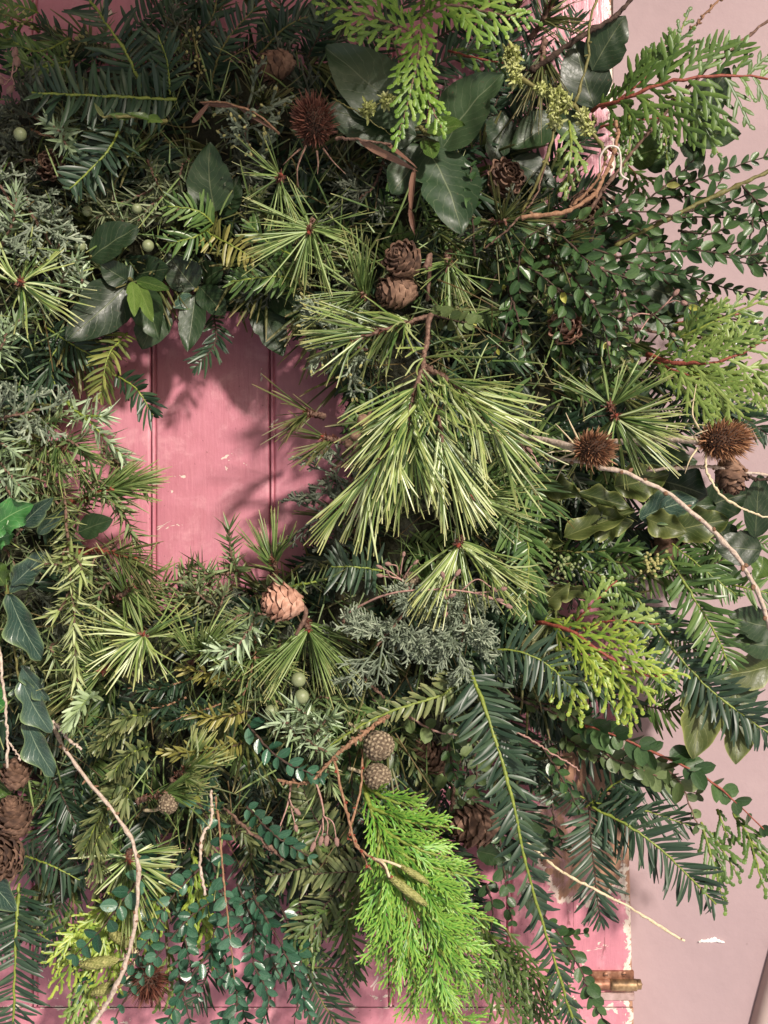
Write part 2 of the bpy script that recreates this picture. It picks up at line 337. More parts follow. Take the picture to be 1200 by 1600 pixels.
# ------------------------------------------------------------------ shared small meshes
def uvmesh(name, verts, quads, uvs, mat):
    me = bpy.data.meshes.new(name); me.from_pydata([tuple(v) for v in verts], [], [tuple(q) for q in quads])
    uvl = me.uv_layers.new(name='UVMap')
    for lp in me.loops: uvl.data[lp.index].uv = uvs[lp.vertex_index]
    for p in me.polygons: p.use_smooth = True
    me.materials.append(mat); me.update(); return me
LEAF = {}
def leaf_mesh(kind, mat, var=0):
    """unit leaf: base at origin, along +Y (length 1), width 1 in X, face +Z; a few individual shapes of each kind"""
    key = (kind, mat, var)
    if key in LEAF: return LEAF[key]
    r = random.Random(hash(kind) % 1000 + var * 17 + 3) if False else random.Random(len(kind) * 31 + var * 17 + 3)
    big = kind in ('laurel', 'wavy', 'oak', 'holly', 'ovate')
    nl = 18 if big else 6; nw = 8 if big else 4
    curl = {'laurel': r.uniform(.03, .16), 'ovate': r.uniform(.05, .2), 'wavy': r.uniform(.1, .3), 'oak': .1, 'holly': .1, 'oval': r.uniform(.03, .2), 'round': .06}[kind]
    fold = {'laurel': r.uniform(.05, .16), 'ovate': r.uniform(.06, .2), 'wavy': .22, 'oak': .15, 'holly': .15, 'oval': r.uniform(.1, .28), 'round': .1}[kind]
    nq = r.uniform(.3, .9); nd = r.choice((0, .12, .22)); asym = r.uniform(-.06, .06); wph = r.uniform(0, 6); side = r.uniform(-.08, .08)
    vs, uv, qs = [], [], []
    for i in range(nl + 1):
        t = i / nl
        if kind == 'laurel': wv = math.sin(math.pi * t ** .86) ** .72 * (1 - .12 * t)
        elif kind == 'ovate': wv = math.sin(math.pi * t ** .68) ** .8
        elif kind == 'oval': wv = math.sin(math.pi * t) ** .62
        elif kind == 'round': wv = math.sin(math.pi * t ** .95) ** .5
        elif kind == 'wavy': wv = math.sin(math.pi * t ** .85) ** .75 * (1 + .10 * math.sin(t * 17 + wph))
        elif kind == 'oak': wv = math.sin(math.pi * t ** 1.0) ** .6 * (1 + .17 * math.sin(t * 12.5 + wph))
        else: wv = math.sin(math.pi * t ** .9) ** .6 * (0.78 + .30 * abs(math.sin(t * 11)) ** .7)
        wv = max(wv, .03); nt_ = (1 - nd * math.exp(-((t - nq) / .035) ** 2)) if big else 1
        if big: wv *= 1 + .02 * math.sin(t * 29 + wph)
        for j in range(nw + 1):
            u = j / nw * 2 - 1
            x = u * .5 * wv * (nt_ if u > 0 else 1) + asym * (1 - u * u) * 0 + side * math.sin(math.pi * t)
            z = fold * abs(u) ** 1.3 * wv - curl * t * t
            if kind == 'wavy': z += .14 * u * u * math.sin(t * 15 + wph + (1.6 if u > 0 else 0))
            if kind == 'oak': z += .12 * u * u * math.sin(t * 12 + wph)
            if kind == 'holly': z += .16 * u * u * math.sin(t * 16)
            if kind in ('laurel', 'ovate'): z += .05 * u * u * math.sin(t * 7 + wph + (1 if u > 0 else 0)) + .015 * math.sin(t * 19 + u * 4 + wph)
            vs.append((x, t, z)); uv.append((j / nw, t))
    for i in range(nl):
        for j in range(nw):
            a = i * (nw + 1) + j; qs.append((a, a + 1, a + nw + 2, a + nw + 1))
    LEAF[key] = uvmesh(kind + '_leaf', vs, qs, uv, M[mat]); return LEAF[key]
NEED = {}
def needle_mesh(mat, var):
    key = (mat, var)
    if key not in NEED:
        g = Geo(); r = random.Random(var * 7 + 1)
        # unit needle, width unit 1, slightly bowed
        ribbons(g, [[0, 0, 0]], [[0, 1, 0]], [[0, 0, 1]], 1, 1.0, [.8, 1, 1, 1, .92, .45], bend=0, fold=.45, tint=r.random())
        v = g.v[0]; t = v[:, 1].copy(); bx = r.uniform(-2.2, 2.2) if var % 5 else r.choice((-7, 7)); v[:, 0] += bx * t * t + r.uniform(-1, 1) * np.sin(t * 5); v[:, 2] -= r.uniform(0, 4) * t * t; g.v[0] = v
        me = g.mesh('needle'); me.materials.append(M[mat]); NEED[key] = me
    return NEED[key]
SCALE = {}
def scale_mesh(mat):
    if mat in SCALE: return SCALE[mat]
    g = Geo(); vs = []; nl, nw = 5, 4
    for i in range(nl + 1):
        t = i / nl; wv = [.45, .75, .98, 1, .86, .45][i]
        for j in range(nw + 1):
            u = j / nw * 2 - 1
            vs.append((u * .5 * wv, t - .10 * u * u, .20 * (1 - u * u) * (1 - .3 * t) + .14 * t * t + (.03 if i in (3,) else 0)))
    qs = []
    for i in range(nl):
        for j in range(nw):
            a = i * (nw + 1) + j; qs.append((a, a + 1, a + nw + 2, a + nw + 1))
    vs = np.array(vs); g.add(vs, np.array(qs), np.full(len(vs), .4), np.repeat(np.linspace(0, 1, nl + 1), nw + 1))
    # a lip so the scale has thickness
    n0 = nl * (nw + 1); lip = vs[n0:n0 + nw + 1] - np.array([0, .04, .12]); vv = np.concatenate([vs[n0:n0 + nw + 1], lip])
    g.add(vv, np.array([[k + 1, k, k + nw + 1, k + nw + 2] for k in range(nw)]), np.full(len(vv), .2), np.ones(len(vv)))
    me = g.mesh('scale'); me.materials.append(M[mat]); SCALE[mat] = me; return me
BALL = {}
def ball_mesh(mat, kind='bud'):
    if (mat, kind) in BALL: return BALL[(mat, kind)]
    g = Geo()
    if kind == 'berry': lumpy(g, (0, 0.5, 0), (0, 1, 0), .5, .5, nu=14, nv=10, jit=.01, tint=.5)
    else: lumpy(g, (0, 0.5, 0), (0, 1, 0), .5, .55, nu=7, nv=6, jit=.18, tint=.6, egg=.15)
    me = g.mesh(kind); me.materials.append(M[mat]); BALL[(mat, kind)] = me; return me
LEAFPROF = [.5, .95, 1, .95, .3]      # flat conifer leaf
NEEDPROF = [.8, 1, 1, .95, .4]
AWL = [1, .85, .55, .06]
DOWN = np.array([0, 0, -1.0])

# ------------------------------------------------------------------ plants
def stems(th, paths, r0, r1, mat, wob=.2, name='stem', nper=26, sides=6):
    for pts in paths:
        g = Geo(); p, *_ = path(pts, nper); p = p + RNG.normal(0, r0 * .28, p.shape); tube(g, p, np.linspace(r0, r1, nper) * RNG.uniform(.8, 1.25, nper), sides, wob); part(name, g, M[mat], th)

def pine_dirs(pts, n, a0, a1, sec, seed, t0=.25, grav=.0, flat=1.0):
    """needle bundles: they crowd into a few uneven clumps, with strays between and thin places"""
    rr = np.random.default_rng(seed); p, T, N, B = path(pts, 40)
    nc = max(5, n // 6); cph = rr.random(nc) * 6.283; ct = t0 + (1 - t0) * rr.random(nc) ** .7; wts = rr.random(nc) ** 1.3 + .15; wts /= wts.sum()
    o = []; k = 0
    while len(o) < n and k < n * 60:
        k += 1
        if rr.random() < .72: j = rr.choice(nc, p=wts); ph = cph[j] + rr.normal(0, .20); t = min(1, max(t0, ct[j] + rr.normal(0, .06)))
        else: ph = rr.random() * 6.283; t = t0 + (1 - t0) * rr.random() ** .8
        i = min(39, int(t * 39)); a = R(a0 + (a1 - a0) * (t - t0) / max(1e-6, 1 - t0)) * (1 + .20 * rr.normal())
        d = math.cos(a) * T[i] + math.sin(a) * (math.cos(ph) * N[i] * flat + math.sin(ph) * B[i]) + DOWN * grav * (.4 + 1.1 * rr.random())
        d = d / np.linalg.norm(d)
        if sec is not None:
            an = math.degrees(math.atan2(d[2], d[0])) % 360; lo, hi = sec
            if not ((an - lo) % 360 <= (hi - lo) % 360): continue
        o.append((p[i], d))
    return o

def pine(label, paths, n=60, L=95, W=4.2, a=(75, 30), sec=None, grav=.1, mat='pine', pick=False, stem='bark', bud=None, t0=.25, seed=1, flat=1.0, sr=.0022, group=None, name='pine_sprig', cat='pine sprig'):
    W *= .56; n = int(n * 1.15); bud = bud * .62 if bud else bud
    base = P(*paths[0][0]); th = thing(name, label, cat, base, group)
    stems(th, paths, sr, sr * .55, stem, .3)
    per = max(1, n // len(paths)); g = Geo(); first = True
    for q, pts in enumerate(paths):
        u = U(pts[-1][2]); ds = pine_dirs(pts, per, a[0], a[1], sec, seed * 13 + q, t0, grav, flat)
        rr = random.Random(seed + q)
        if pick:
            for p0, d in ds:
                nr = nrmz(np.array([rr.uniform(-.6, .6), -1, rr.uniform(-.4, .9)]))
                l = L * u * (rr.uniform(.72, 1.1) if rr.random() < .8 else rr.uniform(.35, .75))
                for s in (0, 1):      # needles come in pairs
                    d2 = nrmz(d + np.array([rr.uniform(-.07, .07), rr.uniform(-.07, .07), rr.uniform(-.07, .07)]) * (s * 1.6 + .2))
                    inst('needle', needle_mesh(mat, rr.randrange(14)), th, p0, d2, nr, l * rr.uniform(.93, 1.03), W * u * rr.uniform(.8, 1.1))
        else:
            if not ds: continue
            B0 = np.array([x[0] for x in ds]); D0 = np.array([x[1] for x in ds])
            B0 = np.repeat(B0, 2, 0); D0 = np.repeat(D0, 2, 0) + RNG.normal(0, .06, (len(D0) * 2, 3))
            m = len(B0)
            ribbons(g, B0, D0, np.array([0, -1, .3]) + RNG.normal(0, .5, (m, 3)), L * u * RNG.uniform(.45, 1.1, m), W * u * RNG.uniform(.7, 1.1, m), [.8, 1, 1, 1, .9, .4], bend=RNG.uniform(-.04, .16, m), bdir=DOWN * .6 + RNG.normal(0, .5, (m, 3)), fold=.45)
    if not pick and g.v: part('needles', g, M[mat], th, kind='stuff')
    # scaly bark sheaths and the terminal bud
    gb = Geo()
    for pts in paths:
        p, T, N, B = path(pts, 40); m = 26 * 2; idx = RNG.integers(4, 40, m); ph = RNG.random(m) * 6.28
        dd = T[idx] * .8 + N[idx] * np.cos(ph)[:, None] + B[idx] * np.sin(ph)[:, None]
        ribbons(gb, p[idx], dd, T[idx] + .01, .006 * RNG.uniform(.5, 1, m), .0016, AWL, fold=.3)
    part('bud_scales', gb, M['teasel'], th, kind='stuff')
    if bud:
        for pts in paths:
            p, T, N, B = path(pts, 10)
            for s in range(3 if bud > 0 else 1):
                dv = T[-1] + (N[-1] * RNG.normal(0, .5) + B[-1] * RNG.normal(0, .5)) * (s > 0)
                inst('bud', ball_mesh('bud_red'), th, p[-1], dv, N[-1], abs(bud) * U(pts[-1][2]) * (1 if s == 0 else .6), abs(bud) * .55 * U(pts[-1][2]))
    return th

def blades(g, pts, L, W, ang=(62, 40), gap=5.5, roll=0, ranks='flat', droop=.15, prof=LEAFPROF, fold=.16, t0=.04, env=None, tw=.32, jit=.15, cup=.25):
    """leaves set along a shoot: 'flat' two-ranked like yew, 'top' brushed round the upper side like fir, 'all' round the stem"""
    u = U(pts[0][2]); p, T, N, B = path(pts, 60)
    ln = np.linalg.norm(np.diff(p, axis=0), axis=1).sum() / u
    n = max(6, int(ln / gap)) * 2
    t = np.linspace(t0, 1, n); idx = (t * 59).astype(int); f = t[:, None]
    pos = p[idx]; TT = T[idx]; NN = N[idx]; BB = B[idx]
    cr, sr_ = math.cos(R(roll)), math.sin(R(roll)); NN, BB = NN * cr + BB * sr_, BB * cr - NN * sr_
    s = np.where(np.arange(n) % 2 == 0, 1.0, -1.0)[:, None]
    a = np.radians(ang[0] + (ang[1] - ang[0]) * t ** 2)[:, None] + RNG.normal(0, jit, (n, 1))
    if ranks == 'flat': ph = RNG.normal(cup, tw, (n, 1)); out = BB * s * np.cos(ph) + NN * np.sin(ph)
    elif ranks == 'top': ph = RNG.uniform(-.1, 1.5, (n, 1)); out = BB * s * np.cos(ph) + NN * np.sin(ph)
    else: ph = RNG.random((n, 1)) * 6.283; out = BB * np.cos(ph) + NN * np.sin(ph)
    d = TT * np.cos(a) + out * np.sin(a)
    nn = NN * 1.0 + RNG.normal(0, .28, (n, 3)) + (BB * s * -.25)
    if ranks != 'flat': nn = TT * .8 + NN * .7 + RNG.normal(0, .3, (n, 3))
    e = (np.minimum(1, .55 + t * 3) * np.minimum(1, .38 + (1 - t) * 3.2)) if env is None else env(t)
    e = e * np.where(RNG.random(n) < .06, .35, 1)
    ribbons(g, pos, d, nn, L * u * e * RNG.uniform(.74, 1.08, n), W * u * (.8 + .2 * e), prof, bend=RNG.uniform(0, droop * 2, n), bdir=(DOWN * .5 + TT * .9), fold=fold)

def shoot(label, paths, L=42, W=6.2, mat='yew', stem='stem_green', ranks='flat', name='yew_sprig', cat='yew sprig', sr=.0011, group=None, pick=False, **kw):
    W *= .80; sr *= .72
    if 'gap' in kw: kw['gap'] *= .76
    base = P(*paths[0][0]); th = thing(name, label, cat, base, group)
    stems(th, paths, sr, sr * .6, stem, .15)
    if pick:
        pick_blades(th, paths, L, W, mat, **kw)
    else:
        for q, pts in enumerate(paths):
            g = Geo(); blades(g, pts, L, W, ranks=ranks, **kw)
            part('leaf_rows' if ranks == 'flat' else 'leaf_brush', g, M[mat], th, kind='stuff')
    return th
YB = {}
def blade_mesh(mat, var):
    if (mat, var) not in YB:
        g = Geo(); r = random.Random(var)
        ribbons(g, [[0, 0, 0]], [[0, 1, 0]], [[0, 0, 1]], 1, 1.0, LEAFPROF, fold=.16, tint=r.random())
        v = g.v[0]; t = v[:, 1].copy(); v[:, 0] += r.uniform(-.9, 1.5) * t * t; v[:, 2] -= r.uniform(-.2, 2.0) * t * t; g.v[0] = v
        me = g.mesh('leaf'); me.materials.append(M[mat]); YB[(mat, var)] = me
    return YB[(mat, var)]
def pick_blades(th, paths, L, W, mat, ang=(62, 40), gap=5.5, roll=0, t0=.04, cup=.25, env=None, **kw):
    for pts in paths:
        u = U(pts[0][2]); p, T, N, B = path(pts, 80)
        ln = np.linalg.norm(np.diff(p, axis=0), axis=1).sum() / u; n = min(150, max(6, int(ln / gap))) * 2
        cr, sr_ = math.cos(R(roll)), math.sin(R(roll))
        for k in range(n):
            t = t0 + (1 - t0) * k / (n - 1); i = int(t * 79); s = 1 if k % 2 else -1
            NN = N[i] * cr + B[i] * sr_; BB = B[i] * cr - N[i] * sr_
            a = R(ang[0] + (ang[1] - ang[0]) * t * t) + random.gauss(0, .13); ph = random.gauss(cup, .3)
            if random.random() < .05: continue
            out = BB * s * math.cos(ph) + NN * math.sin(ph); d = T[i] * math.cos(a) + out * math.sin(a)
            e = (min(1, .55 + t * 3) * min(1, .38 + (1 - t) * 3.2)) if env is None else env(t)
            nn = NN + np.array([random.gauss(0, .36) for _ in range(3)]) - BB * s * .2
            o = inst('leaf', blade_mesh(mat, random.randrange(12)), th, p[i], d, nn, L * u * e * random.uniform(.74, 1.08), W * u * (.8 + .2 * e))

def juniper(label, paths, L=34, W=3.8, mat='juniper', gap=4.2, stem='bark', berries=(), name='juniper_sprig', cat='juniper sprig', group=None, ang=(70, 35)):
    base = P(*paths[0][0]); th = thing(name, label, cat, base, group)
    stems(th, paths, .0011, .0006, stem, .2)
    for pts in paths:
        g = Geo(); u = U(pts[0][2]); p, T, N, B = path(pts, 60)
        ln = np.linalg.norm(np.diff(p, axis=0), axis=1).sum() / u; k = max(4, int(ln / (gap * 2))); n = k * 4
        t = np.repeat(np.linspace(.05, 1, k), 4); idx = (t * 59).astype(int)
        ph = np.tile(np.arange(4) * 1.571, k) + np.repeat(RNG.random(k) * 6.28, 4) + RNG.normal(0, .25, n)
        a = np.radians(ang[0] + (ang[1] - ang[0]) * t ** 2) + RNG.normal(0, .18, n)
        out = N[idx] * np.cos(ph)[:, None] + B[idx] * np.sin(ph)[:, None]
        d = T[idx] * np.cos(a)[:, None] + out * np.sin(a)[:, None]
        ribbons(g, p[idx], d, T[idx] + RNG.normal(0, .4, (n, 3)), L * u * RNG.uniform(.55, 1.1, n), W * u, [.9, 1, .7, .08], bend=RNG.uniform(-.05, .12, n), fold=-.25)
        part('needles', g, M[mat], th, kind='stuff')
    for bx, by, bd, br in berries:
        b = inst('berry', ball_mesh('berry', 'berry'), th, P(bx, by + br * .5, bd), (random.uniform(-.3, .3), -.5, 1), (0, -1, 0), br * U(bd), br * U(bd))
    return th

def twiggy(g, p0, d0, ln, r, depth, spread=.6, br=5, up=None, tint=.5, flat=None, tipg=None):
    """fine scale-leaved twig branching again and again"""
    n = 3; pts = [np.array(p0)]; d = nrmz(d0)
    for i in range(n):
        d = nrmz(d + RNG.normal(0, .10, 3)); pts.append(pts[-1] + d * ln / n)
    for i in range(n): g.append((pts[i], pts[i + 1], r, tint, depth))
    if depth == 0:
        if tipg is not None: tipg.append((pts[-1], d))
        return
    for k in range(br):
        t = .2 + .8 * (k + RNG.random() * .6) / br; i = min(n - 1, int(t * n)); q = pts[i] + (pts[i + 1] - pts[i]) * (t * n - i)
        s = nrmz(np.cross(d, RNG.normal(0, 1, 3))) if flat is None else nrmz(np.cross(d, flat)) * (1 if k % 2 else -1) + RNG.normal(0, .15, 3)
        twiggy(g, q, d * (1 - spread * .5) + s * spread, ln * RNG.uniform(.42, .62) * (1.15 - .5 * t), r * .85, depth - 1, spread, br, tint=RNG.random(), flat=flat, tipg=tipg)
def segs(g, L):
    a = np.array([x[0] for x in L]); b = np.array([x[1] for x in L]); r = np.array([x[2] for x in L]); ti = np.array([x[3] for x in L])
    d = b - a; ln = np.linalg.norm(d, axis=1)
    nn = np.array([0, -1, .2]) + RNG.normal(0, .4, (len(a), 3))
    ribbons(g, a, d, nn, ln * 1.08, r * 2, [.85, 1.1, .8], bend=0, fold=.5, tint=ti)
def greycyp(label, pts, ln=60, n=8, mat='grey', fan=70, r=2.0, depth=2, br=6, tips=0, stem='bark', name='grey_cypress_sprig', cat='cypress sprig', group=None, spread=.62):
    base = P(*pts[0]); th = thing(name, label, cat, base, group); u = U(pts[0][2])
    p, T, N, B = path(pts, 20); stems(th, [pts], .0012, .0007, stem, .2)
    tp = []
    for k in range(n):
        i = int(19 * (k + 1) / n); s = 1 if k % 2 else -1; a = R(fan) * RNG.uniform(.2, 1) * s; b = RNG.uniform(-.6, .9)
        d = T[i] * math.cos(a) + B[i] * math.sin(a) + N[i] * b * .7
        if k == n - 1: d = T[i]
        L = []; twiggy(L, p[i], d, ln * u * RNG.uniform(.75, 1.1), r * u, depth, br=br, spread=spread, tipg=tp)
        g = Geo(); segs(g, L); part('branchlet', g, M[mat], th)
    if tips:
        random.shuffle(tp)
        for q, d in tp[:tips]: inst('bud', ball_mesh('bud_yellow'), th, q, d, N[0], 7.5 * u, 4.6 * u)
    return th

SCAL = [.7, 1.05, .8, 1.1, .8, 1.05, .75, .95, .25]
def spray(label, paths, ln=60, W=6, gap=9, sgap=7, mat='thuja', stem='bark_red', ang=42, sang=38, env=None, name='cedar_spray', cat='cedar spray', group=None, third=False, droop=.15, stem_t=.6, roll=0, sr=.0011, curl=0.0, tw=.12, side=0):
    """flat spray of scale leaves: axis > branchlets to both sides > scaly side shoots"""
    base = P(*paths[0][0]); th = thing(name, label, cat, base, group)
    stems(th, paths, sr, sr * .45, stem, .2, nper=18)
    for pts in paths:
        u = U(pts[0][2]); p, T, N, B = path(pts, 80)
        if roll:
            c, s_ = math.cos(R(roll)), math.sin(R(roll)); N, B = N * c + B * s_, B * c - N * s_
        tot = np.linalg.norm(np.diff(p, axis=0), axis=1).sum() / u; n = max(4, int(tot / gap))
        for k in range(n + 1):
            t = .06 + .94 * k / n; i = int(t * 79); s = (1 if k % 2 else -1)
            if side and k % 4: s = side
            e = (min(1, .35 + 1.9 * t) * min(1, .16 + 1.5 * (1 - t))) if env is None else env(t)
            a = R(ang) * RNG.uniform(.85, 1.12)
            if k == n: a = 0; e = .3
            d = nrmz(T[i] * math.cos(a) + B[i] * s * math.sin(a) + N[i] * RNG.normal(.05, tw))
            l = ln * u * e * RNG.uniform(.68, 1.18)
            if l < 4 * u: continue
            bt = RNG.random() * .55; g = Geo(); nn = nrmz(N[i] + RNG.normal(0, tw, 3)); sd = np.cross(nn, d)
            bd = (DOWN + nn * 0) * droop + T[i] * .12 + sd * curl * s
            m = max(2, int(l / u / sgap)); tt = np.linspace(.10, .97, m)
            ctr = lambda x: p[i] + d * l * x + bd * l * x * x
            # the branchlet's own axis
            pr = [SCAL[j % 8] for j in range(12)] + [.25]
            ribbons(g, [p[i]], [d], [nn], l, W * u * .85, pr, bend=1.0, bdir=[bd], fold=.22, tint=RNG.random(), a0=.2)
            bs = np.array([ctr(x) for x in tt]); ss = np.where(np.arange(m) % 2 == 0, 1., -1.)[:, None]
            tg = nrmz(d + 2 * bd * tt[:, None]); sa = np.radians(sang) * RNG.uniform(.8, 1.15, (m, 1))
            dd = tg * np.cos(sa) + np.cross(nn, tg) * ss * np.sin(sa) + nn * RNG.normal(0, .10, (m, 1))
            sl = l * .50 * np.minimum(1, .5 + tt * 1.6) * np.minimum(1, .28 + 1.3 * (1 - tt)) * RNG.uniform(.65, 1.2, m)
            sl = np.maximum(sl, 6 * u)
            if third:
                ribbons(g, bs, dd, nn, sl, W * u * .8, [.8, 1, .8, 1, .7, .2], bend=.1, bdir=tg, fold=.2, a0=.3, tint=bt + RNG.random(m) * .45)
                for q in range(m):
                    k3 = int(sl[q] / u / (sgap * .95))
                    if k3 < 2: continue
                    t3 = np.linspace(.15, .92, k3); s3 = np.where(np.arange(k3) % 2 == 0, 1., -1.)[:, None]
                    d3 = dd[q] * math.cos(R(sang * .9)) + np.cross(nn, dd[q]) * s3 * math.sin(R(sang * .9))
                    b3 = bs[q] + dd[q] * (sl[q] * t3)[:, None] + tg[q] * (.1 * sl[q] * t3 ** 2)[:, None]
                    ribbons(g, b3, d3, nn, np.maximum(sl[q] * .42 * (1.15 - t3), 5 * u), W * u * .72, [.8, 1.05, .85, .25], bend=.12, bdir=tg[q], fold=.2, a0=.6, a1=1, tint=bt + RNG.random(k3) * .45)
            else:
                ribbons(g, bs, dd, nn, sl, W * u, [.75, 1.1, .85, 1.1, .8, .3], bend=.12, bdir=tg, fold=.2, a0=.5, tint=bt + RNG.random(m) * .45)
            part('branchlet', g, M[mat], th)
    return th

def smallleaf(label, paths, L=24, W=14, gap=17, mat='box', kind='oval', stem='bark_dark', odd=0, oddmat='box_yellow', name='small_leaved_sprig', cat='evergreen sprig', group=None, ang=55, facing=.5, buds=0, sr=.0009, env=True):
    base = P(*paths[0][0]); th = thing(name, label, cat, base, group)
    stems(th, paths, sr, sr * .5, stem, .15)
    for q, pts in enumerate(paths):
        u = U(pts[0][2]); p, T, N, B = path(pts, 80)
        tot = np.linalg.norm(np.diff(p, axis=0), axis=1).sum() / u; n = max(3, int(tot / gap))
        for k in range(n + 1):
            t = .05 + .95 * k / n; i = int(t * 79)
            for s in (1, -1):
                a = R(ang * (1 - .35 * t)) * random.uniform(.75, 1.2); lift = random.gauss(facing * (.6 if k % 2 else .1), .3)
                d = T[i] * math.cos(a) + (B[i] * s * math.cos(lift) + N[i] * math.sin(lift)) * math.sin(a)
                nn = N[i] + np.array([random.gauss(0, .48) for _ in range(3)]) + T[i] * .3
                e = (1 - .45 * max(0, t - .7) / .3) if env else 1
                mm = oddmat if random.random() < odd else mat
                sz = random.uniform(.7, 1.15) * (.7 if mm != mat else 1)
                if random.random() < .07: continue
                inst('leaf', leaf_mesh(kind, mm, random.randrange(8)), th, p[i], d, nn, L * u * e * sz, W * u * e * sz * random.uniform(.8, 1.12))
            if buds and k % buds == 0:
                inst('bud', ball_mesh('pink_stalk'), th, p[i] + N[i] * .002, T[i] + N[i], B[i], 9 * u, 7 * u)
    return th

def broad(label, stem_paths, leaves, mat='laurel', kind='laurel', stem='stem_olive', name='laurel_sprig', cat='laurel sprig', group=None, sr=.0014):
    """leaves: (base px,py,d, tip px,py,d, width px[, material])"""
    base = P(*stem_paths[0][0]); th = thing(name, label, cat, base, group)
    stems(th, stem_paths, sr, sr * .6, stem, .1)
    for k, lf in enumerate(leaves):
        bx, by, bd, tx, ty, td, wd = lf[:7]; mm = lf[7] if len(lf) > 7 else mat; tilt = lf[8] if len(lf) > 8 else random.uniform(-.35, .35)
        a = P(bx, by, bd); b = P(tx, ty, td); d = b - a; L = np.linalg.norm(d); dn = d / L
        nn = np.array([0, -1., 0.12]); nn = nrmz(nn - dn * np.dot(nn, dn)); nn = nn + np.cross(dn, nn) * tilt
        inst('leaf', leaf_mesh(kind, mm, (k + len(label)) % 5), th, a, dn, nn, L, wd * U(bd))
    return th

def twig(label, paths, r0=3, r1=2, mat='bark_pale', knobs=0, ksize=8, name='bare_twig', cat='twig', wob=.18, kmat=None, group=None):
    r0 *= .70; r1 *= .70; ksize *= .78
    base = P(*paths[0][0]); th = thing(name, label, cat, base, group)
    for q, pts in enumerate(paths):
        u = U(pts[0][2]); nper = 44 if q == 0 else 22; p, T, N, B = path(pts, nper); g = Geo()
        kk = np.cumsum(RNG.normal(0, .00022, p.shape), 0); kk -= np.linspace(0, 1, nper)[:, None] * kk[-1]; p = p + kk + RNG.normal(0, .00022, p.shape)
        nodes = np.where(RNG.random(nper) < .22, RNG.uniform(1.2, 1.5, nper), RNG.uniform(.82, 1.08, nper))
        tube(g, p, np.linspace(r0, r1, nper) * u * (1 if q == 0 else .7) * nodes, 8, max(wob, .2)); part('stem', g, M[mat], th)
        for k in range(knobs if q == 0 else knobs // 3):
            i = int(max(.1, min(999, k + .5 + random.uniform(-.75, .75))) / max(1, (knobs if q == 0 else knobs // 3)) * (nper - 1)); s = 1 if k % 2 else -1
            i = min(i, nper - 1); d = B[i] * s * random.uniform(.1, 1) + N[i] * random.uniform(-.2, 1) + T[i] * random.uniform(.1, .8)
            inst('knob', ball_mesh(kmat or mat), th, p[i] + d * r1 * u * .4, d, T[i], ksize * u * random.uniform(.45, 1.2), ksize * .8 * u * random.uniform(.5, 1.15))
    return th

def lichen(th, spots):
    for (x, y, d, r) in spots:
        g = Geo(); u = U(d); c = P(x, y, d); n = 170; r = r * .72
        arms = nrmz(RNG.normal(0, 1, (7, 3)) * np.array([1, .6, 1.2])); k = RNG.integers(0, 7, n)
        q = c + arms[k] * (r * u * .62 * RNG.random(n) ** .7)[:, None] + RNG.normal(0, r * u * .10, (n, 3))
        ribbons(g, q, RNG.normal(0, 1, (n, 3)), RNG.normal(0, 1, (n, 3)), 5.2 * u * RNG.uniform(.5, 1.3, n), 4.2 * u, [.6, 1.3, .9, 1.2, .4], bend=.8, bdir=RNG.normal(0, 1, (n, 3)), fold=.7)
        part('lichen', g, M['lichen'], th, kind='stuff')

def cone(label, x, y, d, ln, wd, axis, mat='cone', stalk=None, rows=46, name='larch_cone', cat='cone', open_=.35, group=None):
    """axis = screen direction base->tip plus y towards the viewer"""
    u = U(d); ax = nrmz(np.array(axis, float)); c = P(x, y, d); base = c - ax * ln * u / 2
    th = thing(name, label, cat, base, group); g = Geo(); lumpy(g, c, ax, wd * u * .36, ln * u * .46, nu=12, nv=9, egg=.12, jit=.03); part('core', g, M['cone_core'], th)
    ref = np.array([0, 0, 1.]) if abs(ax[2]) < .9 else np.array([1., 0, 0]); e1 = nrmz(np.cross(ax, ref)); e2 = np.cross(ax, e1)
    me = scale_mesh(mat)
    for k in range(rows):
        t = (k + .5) / rows; ph = k * 2.399963 + random.uniform(-.12, .12)
        out = e1 * math.cos(ph) + e2 * math.sin(ph); rr = math.sin(math.pi * (.16 + .80 * t) ** .85) * wd * u * .40
        pos = base + ax * ln * u * (.0 + .80 * t) + out * rr * .82
        dv = ax * 1.0 + out * (open_ + .25 * (1 - t) - .5 * t * t + random.uniform(-.08, .08))
        s = (.36 + .26 * math.sin(math.pi * t)) * wd * u
        inst('scale', me, th, pos, dv, out, s * 1.05 * random.uniform(.88, 1.1), s * 1.12 * random.uniform(.9, 1.1))
    if stalk:
        g = Geo(); p, *_ = path([(stalk[0][0], stalk[0][1], stalk[0][2])] + list(stalk[1:]), 10); tube(g, p, np.linspace(4.5, 3, 10) * u, 7, .2); part('stalk', g, M['bark'], th)
    return th

